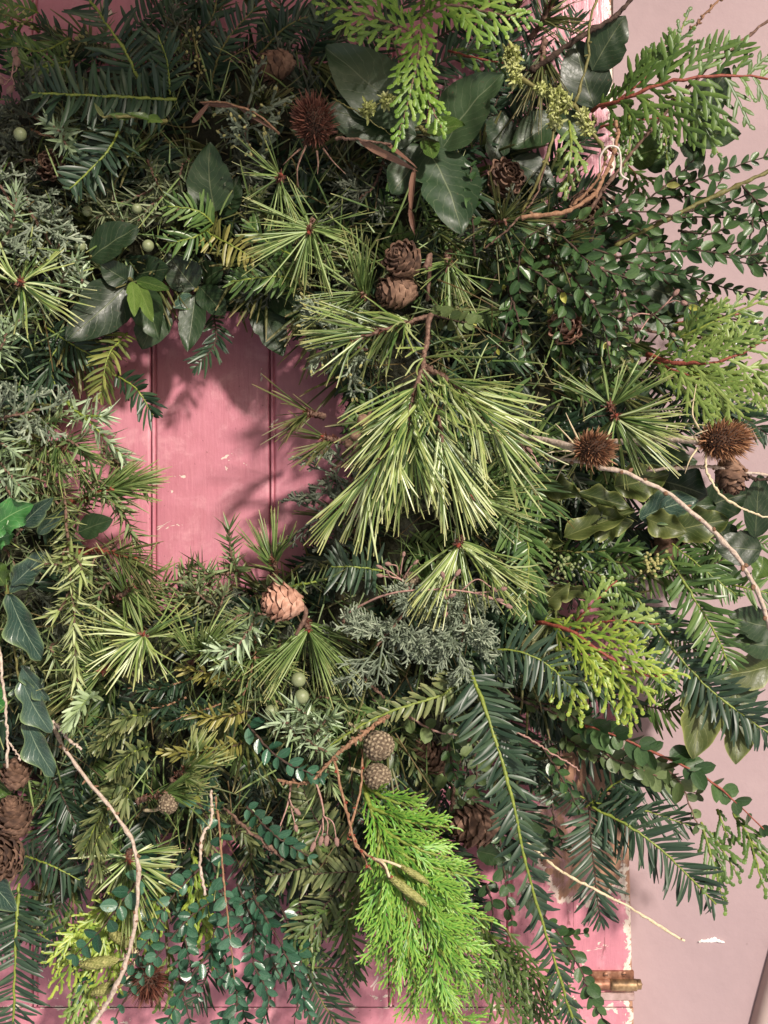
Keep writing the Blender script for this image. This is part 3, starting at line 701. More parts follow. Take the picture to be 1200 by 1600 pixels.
def teasel(label, x, y, d, rx, rl, axis, mat='teasel', n=520, bracts=(), stalk=None, sp=14, name='teasel_head', cat='teasel'):
    u = U(d); ax = nrmz(np.array(axis, float)); c = P(x, y, d); th = thing(name, label, cat, c - ax * rl * u)
    g = Geo(); lumpy(g, c, ax, rx * u * .70, rl * u * .78, cells=170, depth=.12, nu=44, nv=26, egg=.1); part('core', g, M['cone_core'], th)
    ref = np.array([0, 0, 1.]) if abs(ax[2]) < .9 else np.array([1., 0, 0]); e1 = nrmz(np.cross(ax, ref)); e2 = np.cross(ax, e1)
    i = np.arange(n); z = 1 - 2 * (i + .5) / n; a = i * 2.399963; q = np.sqrt(1 - z * z)
    o = (e1 * (q * np.cos(a))[:, None] * 1.0 + e2 * (q * np.sin(a))[:, None]); v = o * rx * u * .68 + ax * (z * rl * u * .76)[:, None]
    dv = nrmz(o + ax * (z * .8 + .25)[:, None] + RNG.normal(0, .12, (n, 3)))
    g = Geo(); ribbons(g, c + v, dv, RNG.normal(0, 1, (n, 3)), sp * u * RNG.uniform(.45, 1.5, n) * (1 + .25 * np.sin(a * .5 + x)), 2.6 * u, [1.3, .9, .6, .1], bend=RNG.uniform(0, .3, n), bdir=ax, fold=.4)
    part('spines', g, M[mat], th, kind='stuff')
    for bp in bracts:
        g = Geo(); p, *_ = path([(b[0], b[1], b[2]) for b in bp], 14); tube(g, p, np.linspace(2.0, .5, 14) * u, 5, .1); part('bract', g, M['straw' if mat == 'teasel_warm' else 'bark'], th)
    if stalk:
        g = Geo(); p, *_ = path(stalk, 16); tube(g, p, np.linspace(6.5, 5, 16) * u, 8, .1); part('stalk', g, M['bark_pale' if mat == 'teasel_warm' else 'bark_orange'], th)
    return th

def seedball(label, x, y, d, r, axis, stalk):
    u = U(d); th = thing('seed_cone', label, 'seed cone', P(x, y, d)); g = Geo()
    lumpy(g, P(x, y, d), axis, r * u, r * 1.08 * u, cells=110, depth=.16, nu=52, nv=34, jit=.03, egg=.1); part('body', g, M['seedball'], th)
    g = Geo(); p, *_ = path(stalk, 10); tube(g, p, np.linspace(3.4, 2.6, 10) * u, 6, .15); part('stalk', g, M['straw'], th)
    return th

def seedsprig(label, main, sides, size=11, mat='pink_stalk', name='dried_flower_spray', cat='dried flowers', long_=1.15, group=None):
    """thin branching stalk with a small dried head on each end"""
    th = thing(name, label, cat, P(*main[0]), group); u = U(main[0][2])
    g = Geo(); p, T, N, B = path(main, 24); tube(g, p, np.linspace(1.9, 1.1, 24) * u, 5, .15); part('stem', g, M[mat], th)
    inst('seed_head', ball_mesh(mat), th, p[-1], T[-1], N[-1], size * u * long_, size * .8 * u)
    for sd in sides:
        g = Geo(); p, T, N, B = path(sd, 10); tube(g, p, np.linspace(1.2, .8, 10) * u, 5, .1); s = part('side_stalk', g, M[mat], th)
        inst('seed_head', ball_mesh(mat), s, p[-1], T[-1], N[-1], size * u * long_ * random.uniform(.8, 1.15), size * .8 * u * random.uniform(.8, 1.1))
    return th

# ================================================================== SETTING: door, wall, hinge
def painted(name):
    m, n, b = new_mat(name)
    ge = n.nodes.new('ShaderNodeNewGeometry')
    def noise(s, det=5, rough=.6, dist=0, vec=None):
        x = n.nodes.new('ShaderNodeTexNoise'); x.inputs['Scale'].default_value = s; x.inputs['Detail'].default_value = det; x.inputs['Roughness'].default_value = rough; x.inputs['Distortion'].default_value = dist
        n.links.new(vec if vec is not None else ge.outputs['Position'], x.inputs['Vector']); return x.outputs['Fac']
    def mix(f, a, c):
        x = n.nodes.new('ShaderNodeMix'); x.data_type = 'RGBA'; n.links.new(f, x.inputs[0])
        for i, v in ((6, a), (7, c)):
            if isinstance(v, tuple): x.inputs[i].default_value = (*v, 1)
            else: n.links.new(v, x.inputs[i])
        return x.outputs[2]
    sp = n.nodes.new('ShaderNodeSeparateXYZ'); n.links.new(ge.outputs['Position'], sp.inputs[0])
    mp = n.nodes.new('ShaderNodeMapping'); mp.inputs['Scale'].default_value = (1, 1, .12); n.links.new(ge.outputs['Position'], mp.inputs[0])
    n1 = noise(9, 6); n2 = noise(70, 6, .7); n3 = noise(26, 8, .72, 1.2); grain = noise(260, 4, .6, .3, mp.outputs[0])
    r = ramp(n, [(.49, .17, .225), (.61, .245, .31), (.73, .36, .44)])
    n.links.new(math_n(n, 'MULTIPLY_ADD', n1, 1.1, math_n(n, 'MULTIPLY_ADD', n2, .35, -.3)), r.inputs[0])
    def blob(px, py, rx, ry):
        c = P(px, py, 0)
        dx = math_n(n, 'DIVIDE', math_n(n, 'SUBTRACT', sp.outputs[0], float(c[0])), rx * S)
        dz = math_n(n, 'DIVIDE', math_n(n, 'SUBTRACT', sp.outputs[2], float(c[2])), ry * S)
        return math_n(n, 'SQRT', math_n(n, 'ADD', math_n(n, 'MULTIPLY', dx, dx), math_n(n, 'MULTIPLY', dz, dz)))
    def soft(v, lo, hi):
        x = n.nodes.new('ShaderNodeMapRange'); n.links.new(v, x.inputs[0]); x.inputs[1].default_value = lo; x.inputs[2].default_value = hi; return x.outputs[0]
    # paint worn off: a big patch by the edge, and chips along the edge
    d1 = blob(912, 1300, 78, 122); d2 = blob(905, 1210, 70, 60)
    e = math_n(n, 'MINIMUM', d1, d2); e = math_n(n, 'ADD', e, math_n(n, 'MULTIPLY_ADD', n3, .9, -.45))
    bare = math_n(n, 'SUBTRACT', 1.0, soft(e, .92, .94)); rim = math_n(n, 'SUBTRACT', 1.0, soft(e, 1.0, 1.03))
    xe = math_n(n, 'SUBTRACT', sp.outputs[0], math_n(n, 'MULTIPLY_ADD', sp.outputs[2], -.0215, .1866))   # slanted free edge
    edge = math_n(n, 'ADD', math_n(n, 'MULTIPLY', xe, 60), math_n(n, 'MULTIPLY_ADD', n3, 2.6, -1.55))
    echip = soft(edge, -.62, -.58); ebare = soft(edge, -.36, -.32)
    # little chips low on the door
    low = soft(sp.outputs[2], -.15, -.37)
    sm = noise(46, 4, .7, .8); chips = soft(math_n(n, 'ADD', sm, math_n(n, 'MULTIPLY', low, .045)), .675, .685)
    hz = float(P(0, 1575, 0)[2]); hb = math_n(n, 'ABSOLUTE', math_n(n, 'SUBTRACT', sp.outputs[2], hz))
    hchip = soft(math_n(n, 'SUBTRACT', noise(38, 5, .7), math_n(n, 'MULTIPLY', hb, 42)), .50, .52)
    dirt = noise(17, 7, .7, .6); stain = math_n(n, 'MULTIPLY', soft(dirt, .46, .68), .6)
    gr2 = math_n(n, 'MULTIPLY', soft(grain, .52, .75), .3)
    col = mix(stain, r.outputs[0], (.46, .17, .21)); col = mix(gr2, col, (.42, .15, .18)); pale = math_n(n, 'MULTIPLY', soft(noise(31, 6, .75, .4), .52, .68), .5); col = mix(pale, col, (.78, .42, .47))
    col = mix(chips, col, (.80, .66, .58)); col = mix(hchip, col, (.78, .62, .54))
    col = mix(rim, col, (.80, .64, .56)); col = mix(echip, col, (.82, .70, .60))
    wr = ramp(n, [(.10, .05, .04), (.40, .22, .14), (.58, .36, .24)]); n.links.new(math_n(n, 'MULTIPLY_ADD', grain, 1.2, math_n(n, 'MULTIPLY_ADD', n3, .7, -.55)), wr.inputs[0])
    pk = mix(soft(n3, .50, .56), wr.outputs[0], (.45, .24, .25))
    rightside = soft(sp.outputs[0], float(P(925, 0, 0)[0]), float(P(930, 0, 0)[0]))
    bc = mix(rightside, pk, wr.outputs[0]); col = mix(bare, col, bc); col = mix(ebare, col, wr.outputs[0])
    # fine dark cracks running with the boards
    mp2 = n.nodes.new('ShaderNodeMapping'); mp2.inputs['Scale'].default_value = (38, 1, 5); n.links.new(ge.outputs['Position'], mp2.inputs[0])
    vo = n.nodes.new('ShaderNodeTexVoronoi'); vo.feature = 'DISTANCE_TO_EDGE'; vo.inputs['Scale'].default_value = 1.0; n.links.new(mp2.outputs[0], vo.inputs['Vector'])
    cr = math_n(n, 'MULTIPLY', math_n(n, 'SUBTRACT', 1.0, soft(vo.outputs['Distance'], .004, .02)), math_n(n, 'MULTIPLY', soft(n3, .52, .6), soft(sp.outputs[0], .06, .12)))
    col = mix(math_n(n, 'MULTIPLY', cr, .7), col, (.16, .06, .06))
    spk = math_n(n, 'SUBTRACT', 1.0, soft(noise(330, 2, .5), .26, .28)); col = mix(math_n(n, 'MULTIPLY', spk, .55), col, (.2, .07, .08))
    n.links.new(col, b.inputs['Base Color']); n.links.new(math_n(n, 'MULTIPLY_ADD', n2, .4, .14), b.inputs['Roughness'])
    bp = n.nodes.new('ShaderNodeBump'); bp.inputs['Strength'].default_value = .5; bp.inputs['Distance'].default_value = .0012
    h = math_n(n, 'MULTIPLY_ADD', n1, 1.6, math_n(n, 'MULTIPLY_ADD', n2, .6, math_n(n, 'MULTIPLY', grain, .7)))
    h = math_n(n, 'SUBTRACT', h, math_n(n, 'MULTIPLY', math_n(n, 'ADD', bare, math_n(n, 'ADD', chips, echip)), .7))
    n.links.new(h, bp.inputs['Height']); n.links.new(bp.outputs[0], b.inputs['Normal'])
    return m
M['paint'] = painted('worn_pink_paint')
def plaster(name, cols):
    m, n, b = new_mat(name); ge = n.nodes.new('ShaderNodeNewGeometry')
    a = n.nodes.new('ShaderNodeTexNoise'); a.inputs['Scale'].default_value = 7; a.inputs['Detail'].default_value = 9; a.inputs['Roughness'].default_value = .65; n.links.new(ge.outputs['Position'], a.inputs[0])
    c = n.nodes.new('ShaderNodeTexNoise'); c.inputs['Scale'].default_value = 110; c.inputs['Detail'].default_value = 5; n.links.new(ge.outputs['Position'], c.inputs[0])
    r = ramp(n, cols); n.links.new(math_n(n, 'MULTIPLY_ADD', a.outputs['Fac'], 1.2, math_n(n, 'MULTIPLY_ADD', c.outputs['Fac'], .25, -.22)), r.inputs[0])
    v_ = n.nodes.new('ShaderNodeTexNoise'); v_.inputs['Scale'].default_value = 95; v_.inputs['Detail'].default_value = 1; n.links.new(ge.outputs['Position'], v_.inputs[0])
    mr = n.nodes.new('ShaderNodeMapRange'); n.links.new(v_.outputs['Fac'], mr.inputs[0]); mr.inputs[1].default_value = .24; mr.inputs[2].default_value = .20; mr.inputs[4].default_value = .6
    mm = n.nodes.new('ShaderNodeMix'); mm.data_type = 'RGBA'; n.links.new(mr.outputs[0], mm.inputs[0]); n.links.new(r.outputs[0], mm.inputs[6]); mm.inputs[7].default_value = (.16, .12, .12, 1)
    n.links.new(mm.outputs[2], b.inputs['Base Color']); b.inputs['Roughness'].default_value = .75
    bp = n.nodes.new('ShaderNodeBump'); bp.inputs['Strength'].default_value = .35; bp.inputs['Distance'].default_value = .001
    n.links.new(math_n(n, 'MULTIPLY_ADD', a.outputs['Fac'], 3, c.outputs['Fac']), bp.inputs['Height']); n.links.new(bp.outputs[0], b.inputs['Normal'])
    return m
M['plaster'] = plaster('painted_plaster', [(.32, .235, .25), (.39, .285, .30), (.45, .34, .35)])
M['board'] = plaster('painted_trim', [(.40, .31, .29), (.46, .36, .33), (.5, .40, .37)])
def metal(name, cols):
    m, n, b = new_mat(name); tc = n.nodes.new('ShaderNodeTexCoord'); a = n.nodes.new('ShaderNodeTexNoise'); a.inputs['Scale'].default_value = 140; a.inputs['Detail'].default_value = 6
    n.links.new(tc.outputs['Object'], a.inputs[0]); r = ramp(n, cols); n.links.new(math_n(n, 'MULTIPLY_ADD', a.outputs['Fac'], 2, -.5), r.inputs[0])
    n.links.new(r.outputs[0], b.inputs['Base Color']); b.inputs['Metallic'].default_value = .5; b.inputs['Roughness'].default_value = .5
    bp = n.nodes.new('ShaderNodeBump'); bp.inputs['Strength'].default_value = .4; bp.inputs['Distance'].default_value = .0008; n.links.new(a.outputs['Fac'], bp.inputs['Height']); n.links.new(bp.outputs[0], b.inputs['Normal'])
    return m
M['brass'] = metal('old_brass', [(.05, .03, .02), (.30, .19, .10), (.58, .42, .24)])
M['copper'] = metal('rusty_copper', [(.05, .02, .015), (.32, .15, .09), (.62, .38, .28)])
M['metal_pink'] = metal('worn_hinge_leaf', [(.18, .10, .08), (.50, .35, .32), (.68, .50, .48)])

door = thing('pink_door', 'old pink painted plank door with chipped paint, the wreath hanging on it', 'door', P(300, 2200, 0))
def board(xl, xr0, ytop, ybot, slant=0.0, side=False):
    """vertical board with a bead and grooves worked along its left edge"""
    prof = [(0, 9), (.9, 7), (1.9, 1.2), (3.0, -.3), (4.4, -.4), (5.6, .8), (6.4, 6.5), (7.8, 6.5), (9.2, .6), (12, 0)]
    zs = np.linspace(P(0, ybot, 0)[2], P(0, ytop, 0)[2], 50); vs = []
    for k, z in enumerate(zs):
        xr = xr0 + slant * (800 - z / S)
        xs = [(xl + a, b) for a, b in prof] + [(xl + 12 + (xr - xl - 18) * q / 8, 0) for q in range(1, 8)] + [(xr - 6, 0), (xr - 2.5, .2), (xr - .9, 1.8), (xr - .3, 9)]
        if side: xs[-4:] = [(xr - 7, 0), (xr - 3, .6), (xr - .8, 3), (xr, 9), (xr, 80)]
        wv = .35 * math.sin(z * 31 + xl) + .25 * math.sin(z * 77 + xl * 2)
        for (x, y) in xs: vs.append(((x - 600) * S + (wv * .0003 if y != 0 else 0), (y * S) + .0002 * math.sin(z * 23 + x * .03), z))
        m = len(xs)
    f = [[i * m + j, i * m + j + 1, (i + 1) * m + j + 1, (i + 1) * m + j] for i in range(len(zs) - 1) for j in range(m - 1)]
    g = Geo(); g.add(np.array(vs), np.array(f), np.full(len(vs), .5), np.zeros(len(vs)))
    return part('board', g, M['paint'], door)
edges = [-505, -320, -135, 50, 235.5, 421, 607, 792]
for a, b in zip(edges[:-1], edges[1:]): board(a, b, -400, 1573)
board(792, 956, -400, 1573, slant=.0215, side=True)
# the bottom rail the boards end on
g = Geo(); box(g, P(-505, 0, 0)[0], P(990, 0, 0)[0], .0006, .04, P(0, 2200, 0)[2], P(0, 1575.5, 0)[2]); part('bottom_rail', g, M['paint'], door, smooth=False)
g = Geo(); box(g, P(-505, 0, 0)[0], P(960, 0, 0)[0], .0045, .038, P(0, 1573, 0)[2], P(0, -400, 0)[2]); part('backing', g, M['bark_dark'], door, smooth=False)

# the wall beside the door, set back behind it
g = Geo(); xs = np.linspace(-1.6, 1.7, 67); zs = np.linspace(-1.5, 1.5, 61); X, Z = np.meshgrid(xs, zs)
Y = .041 + .0012 * np.sin(X * 14 + 1) * np.sin(Z * 11) + .0006 * np.sin(Z * 31 + X * 5)
v = np.stack([X, Y, Z], -1).reshape(-1, 3); f = [[i * 67 + j, i * 67 + j + 1, (i + 1) * 67 + j + 1, (i + 1) * 67 + j] for i in range(60) for j in range(66)]
g.add(v, np.array(f), np.full(len(v), .5), np.zeros(len(v))); wall = solo('plaster_wall', g, M['plaster'], kind='structure')
wall['_b'] = [0., 0., 0.]
# chipped spot where white filler shows
m_, n_, b_ = new_mat('white_filler'); b_.inputs['Base Color'].default_value = (.9, .89, .87, 1); b_.inputs['Roughness'].default_value = .8; M['white'] = m_
g = Geo(); k = D + .039; top = []; bot = []
for i in range(17):
    t = i / 16; px = 1092 + 40 * t; th_ = math.sin(math.pi * t) ** .5
    top.append((px, 1471.5 - (2.5 + 5 * random.random()) * th_ * (.3 if i < 2 or i > 13 else 1))); bot.append((px, 1473 + random.uniform(.2, 1.6) * th_))
vv = []
for (a, b2) in zip(top, bot):
    for (x, y), yy in (((a[0], a[1]), .0405), ((a[0], (a[1] + b2[1]) / 2), .0378), ((b2[0], b2[1]), .0405)):
        vv.append(((x - 600) * S * k / D, yy, (800 - y) * S * k / D))
g.add(np.array(vv), np.array([[i * 3 + j, i * 3 + j + 1, i * 3 + j + 4, i * 3 + j + 3] for i in range(16) for j in range(2)]), np.full(51, .5), np.zeros(51))
part('chip', g, M['white'], wall)
# slanting edge of a painted board at the lower right
sb = thing('painted_board', 'plain pinkish board edge standing against the wall in the lower right corner', 'board', P(1170, 1620, 5))
g = Geo(); A = P(1219, 1462, -28); B_ = P(1140, 1760, -28); C_ = P(1500, 1462, -28); D_ = P(1500, 1760, -28)
vv = []
for k in range(13):
    t = k / 12; a = A * (1 - t) + B_ * t; c = C_ * (1 - t) + D_ * t
    for s, y in ((.0, .0405), (.0010, .034), (.003, .030), (.007, .028), (.16, .0275)): vv.append((a[0] + s if s < .1 else c[0], y, a[2]))
g.add(np.array(vv), np.array([[i * 5 + j, i * 5 + j + 1, i * 5 + j + 6, i * 5 + j + 5] for i in range(12) for j in range(4)]), np.full(65, .5), np.zeros(65))
g.add(np.array([vv[0], vv[1], vv[2], vv[3], vv[4], (vv[4][0], .0405, vv[4][2])]), np.array([[0, 1, 2, 5], [2, 3, 4, 5]]), np.full(6, .5), np.zeros(6))
part('face', g, M['board'], sb)

# added out of view: slab shading the upper left, ground bouncing light up
g = Geo(); box(g, -1.6, .45, -1.0, .04, .74, .80); solo('shade_slab', g, M['board'], 'unseen flat slab added overhead to shade the upper left of the wreath', 'shade blocker', smooth=False)
g = Geo(); box(g, -4, 4, -5, .04, -1.15, -1.10); solo('bounce_ground', g, plaster('pale_bounce', [(.42, .45, .52), (.50, .53, .62), (.58, .60, .68)]), kind='structure', smooth=False)

# hinge
hg = thing('door_hinge', 'old brass hinge with a round knuckle on the edge of the pink door', 'hinge', P(960, 1550, 3))
def roundbar(x0, x1, y, r, d, mat, name, cap=False):
    p = np.array([P(x, y, d) for x in np.linspace(x0, x1, 14)]); rad = np.full(14, r * S)
    if cap: rad[-3:] *= [1.0, .86, .5]
    rad[0] *= .93; g = Geo(); tube(g, p, rad, 20, .012); return part(name, g, M[mat], hg)
def plate(x0, x1, y0, y1, d0, d1, mat, name):
    a = P(x0, y1, d0); b = P(x1, y0, d0); g = Geo(); q = .0006
    y_f = -d1 / 1000; y_b = -d0 / 1000
    vv = []
    for (ins, y) in ((0, y_b), (0, y_f + q), (q, y_f)):
        for x, z in ((a[0] + ins, a[2] + ins), (b[0] - ins, a[2] + ins), (b[0] - ins, b[2] - ins), (a[0] + ins, b[2] - ins)): vv.append((x, y, z))
    f = [[k * 4 + j, k * 4 + (j + 1) % 4, k * 4 + 4 + (j + 1) % 4, k * 4 + 4 + j] for k in range(2) for j in range(4)] + [[8, 9, 10, 11]]
    g.add(np.array(vv), np.array(f), np.full(12, .5), np.zeros(12)); return part(name, g, M[mat], hg, smooth=False)
plate(922, 989, 1515, 1531, -1, 3.0, 'copper', 'upper_leaf')
plate(936, 990, 1549, 1561, -1, 2.2, 'metal_pink', 'lower_leaf')
roundbar(918, 952, 1538, 8.6, 3.5, 'copper', 'knuckle'); roundbar(953, 994, 1539, 9.2, 3.8, 'brass', 'knuckle'); roundbar(994.5, 1002, 1538, 7.8, 3.8, 'brass', 'pin_cap', True)
for sx, sy in ((975, 1522), (946, 1523)):
    g = Geo(); lumpy(g, P(sx, sy, 3.0), (0, -1, 0), 4.6 * S, 1.5 * S, nu=12, nv=6, jit=.03); sc_ = part('screw', g, M['copper'], hg)
    g = Geo(); c = P(sx, sy, 3.0); box(g, c[0] - 3.4 * S, c[0] + 3.4 * S, c[1] - .0010, c[1] - .0004, c[2] - .5 * S, c[2] + .5 * S); part('slot', g, M['bark_dark'], sc_, smooth=False)

# ================================================================== WREATH BODY
CX, CY = 316, 688
def ring(a, r, d):
    return (CX + math.cos(a) * r, CY - math.sin(a) * r * 1.03, d)
wb = thing('wreath_base', 'dark mossy ring that carries every sprig of the big evergreen wreath', 'wreath', P(CX, CY + 590, 40))
g = Geo(); na, nb = 120, 20; vv = []
for i in range(na):
    a = 2 * math.pi * i / na
    for j in range(nb):
        b = 2 * math.pi * j / nb; rr = 440 + 160 * math.cos(b) * (1 + .08 * math.sin(a * 7)) + 14 * (random.random() - .5)
        dd = 22 + 20 * math.sin(b) + 3 * (random.random() - .5)
        x, y, _ = ring(a, rr, 0); vv.append(((x - 600) * S * .95, -dd / 1000, (800 - y) * S * .95))
f = [[i * nb + j, i * nb + (j + 1) % nb, ((i + 1) % na) * nb + (j + 1) % nb, ((i + 1) % na) * nb + j] for i in range(na) for j in range(nb)]
g.add(np.array(vv), np.array(f), RNG.random(len(vv)), np.zeros(len(vv))); part('moss', g, M['moss'], wb)

def filler(name, mat, count, seed, build, rlo=262, rhi=625, dlo=26, dhi=66, hang=.3, arcs=None):
    rr = random.Random(seed); g = Geo()
    k = 0
    while k < count:
        a = rr.uniform(0, 2 * math.pi)
        if arcs and not any(lo <= math.degrees(a) % 360 <= hi for lo, hi in arcs): continue
        r = rr.uniform(rlo, rhi); d = rr.uniform(dlo, dhi) * (1 - .30 * abs((r - 430) / 200) ** 2)
        x, y, _ = ring(a, r, d)
        if not (-230 < x < 1150 and -230 < y < 1500): k += 1; continue
        out = 1 if r > 330 else -1
        da = a + rr.gauss(0, .8) if out > 0 else a + math.pi + rr.gauss(0, 1.0)
        ln = rr.uniform(60, 130); dx, dy = math.cos(da), -math.sin(da) + (hang if r > 300 else 0)
        rad = math.hypot(x + dx * ln - CX, (y + dy * ln - CY))
        if rad < 240: ln *= .3
        build(g, [(x, y, d), (x + dx * ln * .55, y + dy * ln * .5, d + rr.uniform(-2, 14)), (x + dx * ln, y + dy * ln + 8, d + rr.uniform(-12, 16))]); k += 1
    o = part(name, g, M[mat], wb, kind='stuff'); return o
gb = lambda L, W, **kw: (lambda g, p: blades(g, p, L, W, **kw))
def fpine(g, p):
    ds = pine_dirs(p, 20, 80, 30, None, random.randrange(99999), .3, .1); B0 = np.array([x[0] for x in ds]); D0 = np.array([x[1] for x in ds]); m = len(B0)
    ribbons(g, B0, D0, np.array([0, -1, .3]) + RNG.normal(0, .5, (m, 3)), 88 * U(p[0][2]) * RNG.uniform(.6, 1.1, m), 4.2 * U(60), NEEDPROF, bend=RNG.uniform(0, .2, m), bdir=DOWN, fold=.45)
def fjun(g, p):
    q, T, N, B = path(p, 40); m = 64; idx = RNG.integers(0, 40, m); ph = RNG.random(m) * 6.28; a = RNG.uniform(.6, 1.2, m)
    d = T[idx] * np.cos(a)[:, None] + (N[idx] * np.cos(ph)[:, None] + B[idx] * np.sin(ph)[:, None]) * np.sin(a)[:, None]
    ribbons(g, q[idx], d, T[idx], 30 * U(60) * RNG.uniform(.6, 1.1, m), 3.8 * U(60), AWL, fold=-.25)
def fgrey(g, p):
    q, T, N, B = path(p, 10); L = []
    for k in range(4): twiggy(L, q[2 + 2 * k], T[2 + 2 * k] + RNG.normal(0, .6, 3), .028, .0008, 2, br=4, spread=.6)
    segs(g, L)
filler('yew_filling', 'yew', 330, 1, gb(40, 6, ranks='flat', gap=7))
filler('fir_filling', 'fir', 70, 2, gb(24, 5, ranks='top', gap=6), arcs=[(190, 330)])
filler('green_filling', 'yew_green', 80, 6, gb(34, 5.5, ranks='flat', gap=7), arcs=[(240, 360), (0, 60)])
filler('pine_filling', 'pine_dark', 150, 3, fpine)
filler('juniper_filling', 'juniper_grey', 80, 4, fjun, arcs=[(90, 260)])
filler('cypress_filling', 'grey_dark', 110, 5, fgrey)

# the loose tangle over the sprigs' feet: stray needle pairs and hair-thin twiglets, past counting
def tangle(name, mat, n, seed, L, W, d0, d1, K, bend):
    rr = np.random.default_rng(seed); a = rr.random(n) * 6.283; r = rr.uniform(255, 600, n); bs = []; 
    for i in range(n):
        x, y, _ = ring(a[i], r[i], 0)
        bs.append(P(x, y, rr.uniform(d0, d1) * (1 - .35 * abs((r[i] - 430) / 190) ** 2)))
    bs = np.array(bs); out = np.stack([np.cos(a), np.full(n, -.25), np.sin(a)], 1)
    d = nrmz(out * .55 + rr.normal(0, .6, (n, 3)) * np.array([1, .45, 1]) + DOWN * .25)
    rad = np.where(r < 300, .5, 1.0)
    g = Geo(); ribbons(g, bs, d, np.array([0, -1, .2]) + rr.normal(0, .5, (n, 3)), L * U(90) * rr.uniform(.5, 1.15, n) * rad, W * U(90) * rr.uniform(.7, 1.15, n), K, bend=rr.uniform(-.1, bend, n), bdir=DOWN * .5 + rr.normal(0, .7, (n, 3)), fold=.45)
    part(name, g, M[mat], wb, kind='stuff')
tangle('stray_needles', 'pine', 800, 11, 84, 2.7, 60, 104, [.8, 1, 1, 1, .9, .4], .3)
tangle('stray_needles', 'juniper', 700, 12, 34, 3.0, 64, 106, AWL, .1)
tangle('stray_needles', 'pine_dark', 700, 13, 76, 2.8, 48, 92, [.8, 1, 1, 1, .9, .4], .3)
tangle('stray_twiglets', 'pine_dead', 160, 14, 110, 2.4, 56, 100, [1, .9, 1, .8, .9, .7, .8, .4], .5)

# ================================================================== SPRIGS, CONES, TWIGS (photograph pixel x, y, mm in front of the door)
# ---- pine
pine('large bright pine bough with long yellow-green needles hanging over the right rim of the hole',
     [[(672, 492, 108), (655, 590, 132), (612, 690, 142), (572, 748, 142)], [(668, 575, 126), (720, 608, 134), (775, 672, 136)],
      [(664, 575, 128), (640, 640, 140), (640, 700, 140)], [(664, 570, 124), (682, 640, 134), (694, 712, 136)]],
     n=230, L=142, W=5.9, a=(66, 18), sec=(178, 358), grav=.34, mat='pine_hero', pick=True, stem='bark', bud=14, t0=.16, seed=3, sr=.0018)
pine('short pine tuft just left below the two clay-brown cones, above the big bough',
     [[(672, 494, 100), (610, 512, 110), (552, 530, 112)]], n=40, L=125, W=5.6, a=(75, 25), sec=(150, 285), grav=.25, mat='pine_hero', pick=True, stem='bark', bud=11, seed=5, sr=.0018)
pine('pine burst with curved needles and red buds, left above the smaller teasel head',
     [[(958, 655, 82), (962, 650, 116)]], n=34, L=128, W=5.2, a=(95, 62), sec=(205, 380), grav=.12, mat='pine_hero', pick=True, bud=18, seed=8, t0=.1)
pine('sparse dark pine tuft pointing up behind the smaller teasel head',
     [[(955, 640, 88), (952, 632, 106)]], n=22, L=105, W=5, a=(95, 60), sec=(20, 200), mat='pine', bud=0, seed=9, t0=.1)
pine('pine burst with a red bud hanging below the tip of the big bright bough',
     [[(722, 840, 98), (716, 852, 122)]], n=44, L=140, W=5, a=(95, 60), sec=(190, 345), grav=.2, mat='pine_hero', pick=True, bud=18, seed=11, t0=.1)
pine('dark green pine tuft with a scarlet bud right of the big bough tip',
     [[(715, 772, 96), (735, 776, 116)]], n=34, L=108, W=5, a=(80, 50), sec=(290, 420), mat='pine', bud=15, seed=12, t0=.1)
pine('star-shaped pine burst facing the viewer below left of the hole',
     [[(222, 1000, 82), (224, 992, 112)]], n=40, L=96, W=5.2, a=(100, 58), mat='pine_hero', pick=True, bud=13, seed=14, t0=.1)
pine('pine tuft with a dark red bud beside the hanging juniper, needles fanned to the left',
     [[(170, 1040, 84), (160, 1048, 108)]], n=30, L=100, W=5, a=(95, 55), sec=(80, 290), mat='pine', bud=17, seed=15, t0=.1)
pine('olive pine tuft pointing up right between the star burst and the pale juniper',
     [[(290, 1040, 84), (320, 1015, 112)]], n=44, L=108, W=5, a=(60, 20), sec=(350, 480), mat='pine', bud=13, seed=16)
pine('dim pine tuft with a red bud just above the hole, below the dark teasel',
     [[(488, 345, 84), (482, 362, 114)]], n=44, L=112, W=4.6, a=(105, 58), mat='pine', bud=17, seed=18, t0=.1, grav=.1)
pine('thin upright pine tuft with a maroon bud left of the dark teasel foot',
     [[(436, 285, 90), (438, 274, 116)]], n=22, L=92, W=4.4, a=(95, 50), sec=(50, 300), mat='pine', bud=17, seed=19, t0=.1)
pine('pine star at the left edge with an orange-red bud at its centre',
     [[(32, 446, 90), (32, 440, 120)]], n=24, L=108, W=5.6, a=(95, 62), mat='pine_hero', pick=True, bud=15, seed=20, t0=.1)
pine('dark pine tuft reaching left into the hole over the second door groove',
     [[(505, 650, 70), (478, 645, 88)]], n=16, L=100, W=4.6, a=(55, 25), sec=(130, 235), mat='pine_dark', bud=14, seed=21, t0=.1, grav=0)
pine('lower dark pine tuft at the right rim of the hole with a brown bud',
     [[(530, 690, 66), (505, 682, 84)]], n=16, L=88, W=4.6, a=(55, 25), sec=(150, 240), mat='pine_dark', bud=12, seed=22, t0=.1, grav=.05)
pine('lower left pine cluster with yellow-green needles spread to both sides of a bud',
     [[(202, 1330, 84), (202, 1346, 114)]], n=44, L=96, W=5.2, a=(98, 55), sec=(150, 400), mat='pine_hero', pick=True, bud=14, seed=23, t0=.1, grav=.08)
pine('pine needles hanging straight down from the lower left cluster',
     [[(205, 1340, 80), (200, 1368, 98)]], n=22, L=110, W=5, a=(50, 15), sec=(215, 330), mat='pine', seed=24, grav=.2)
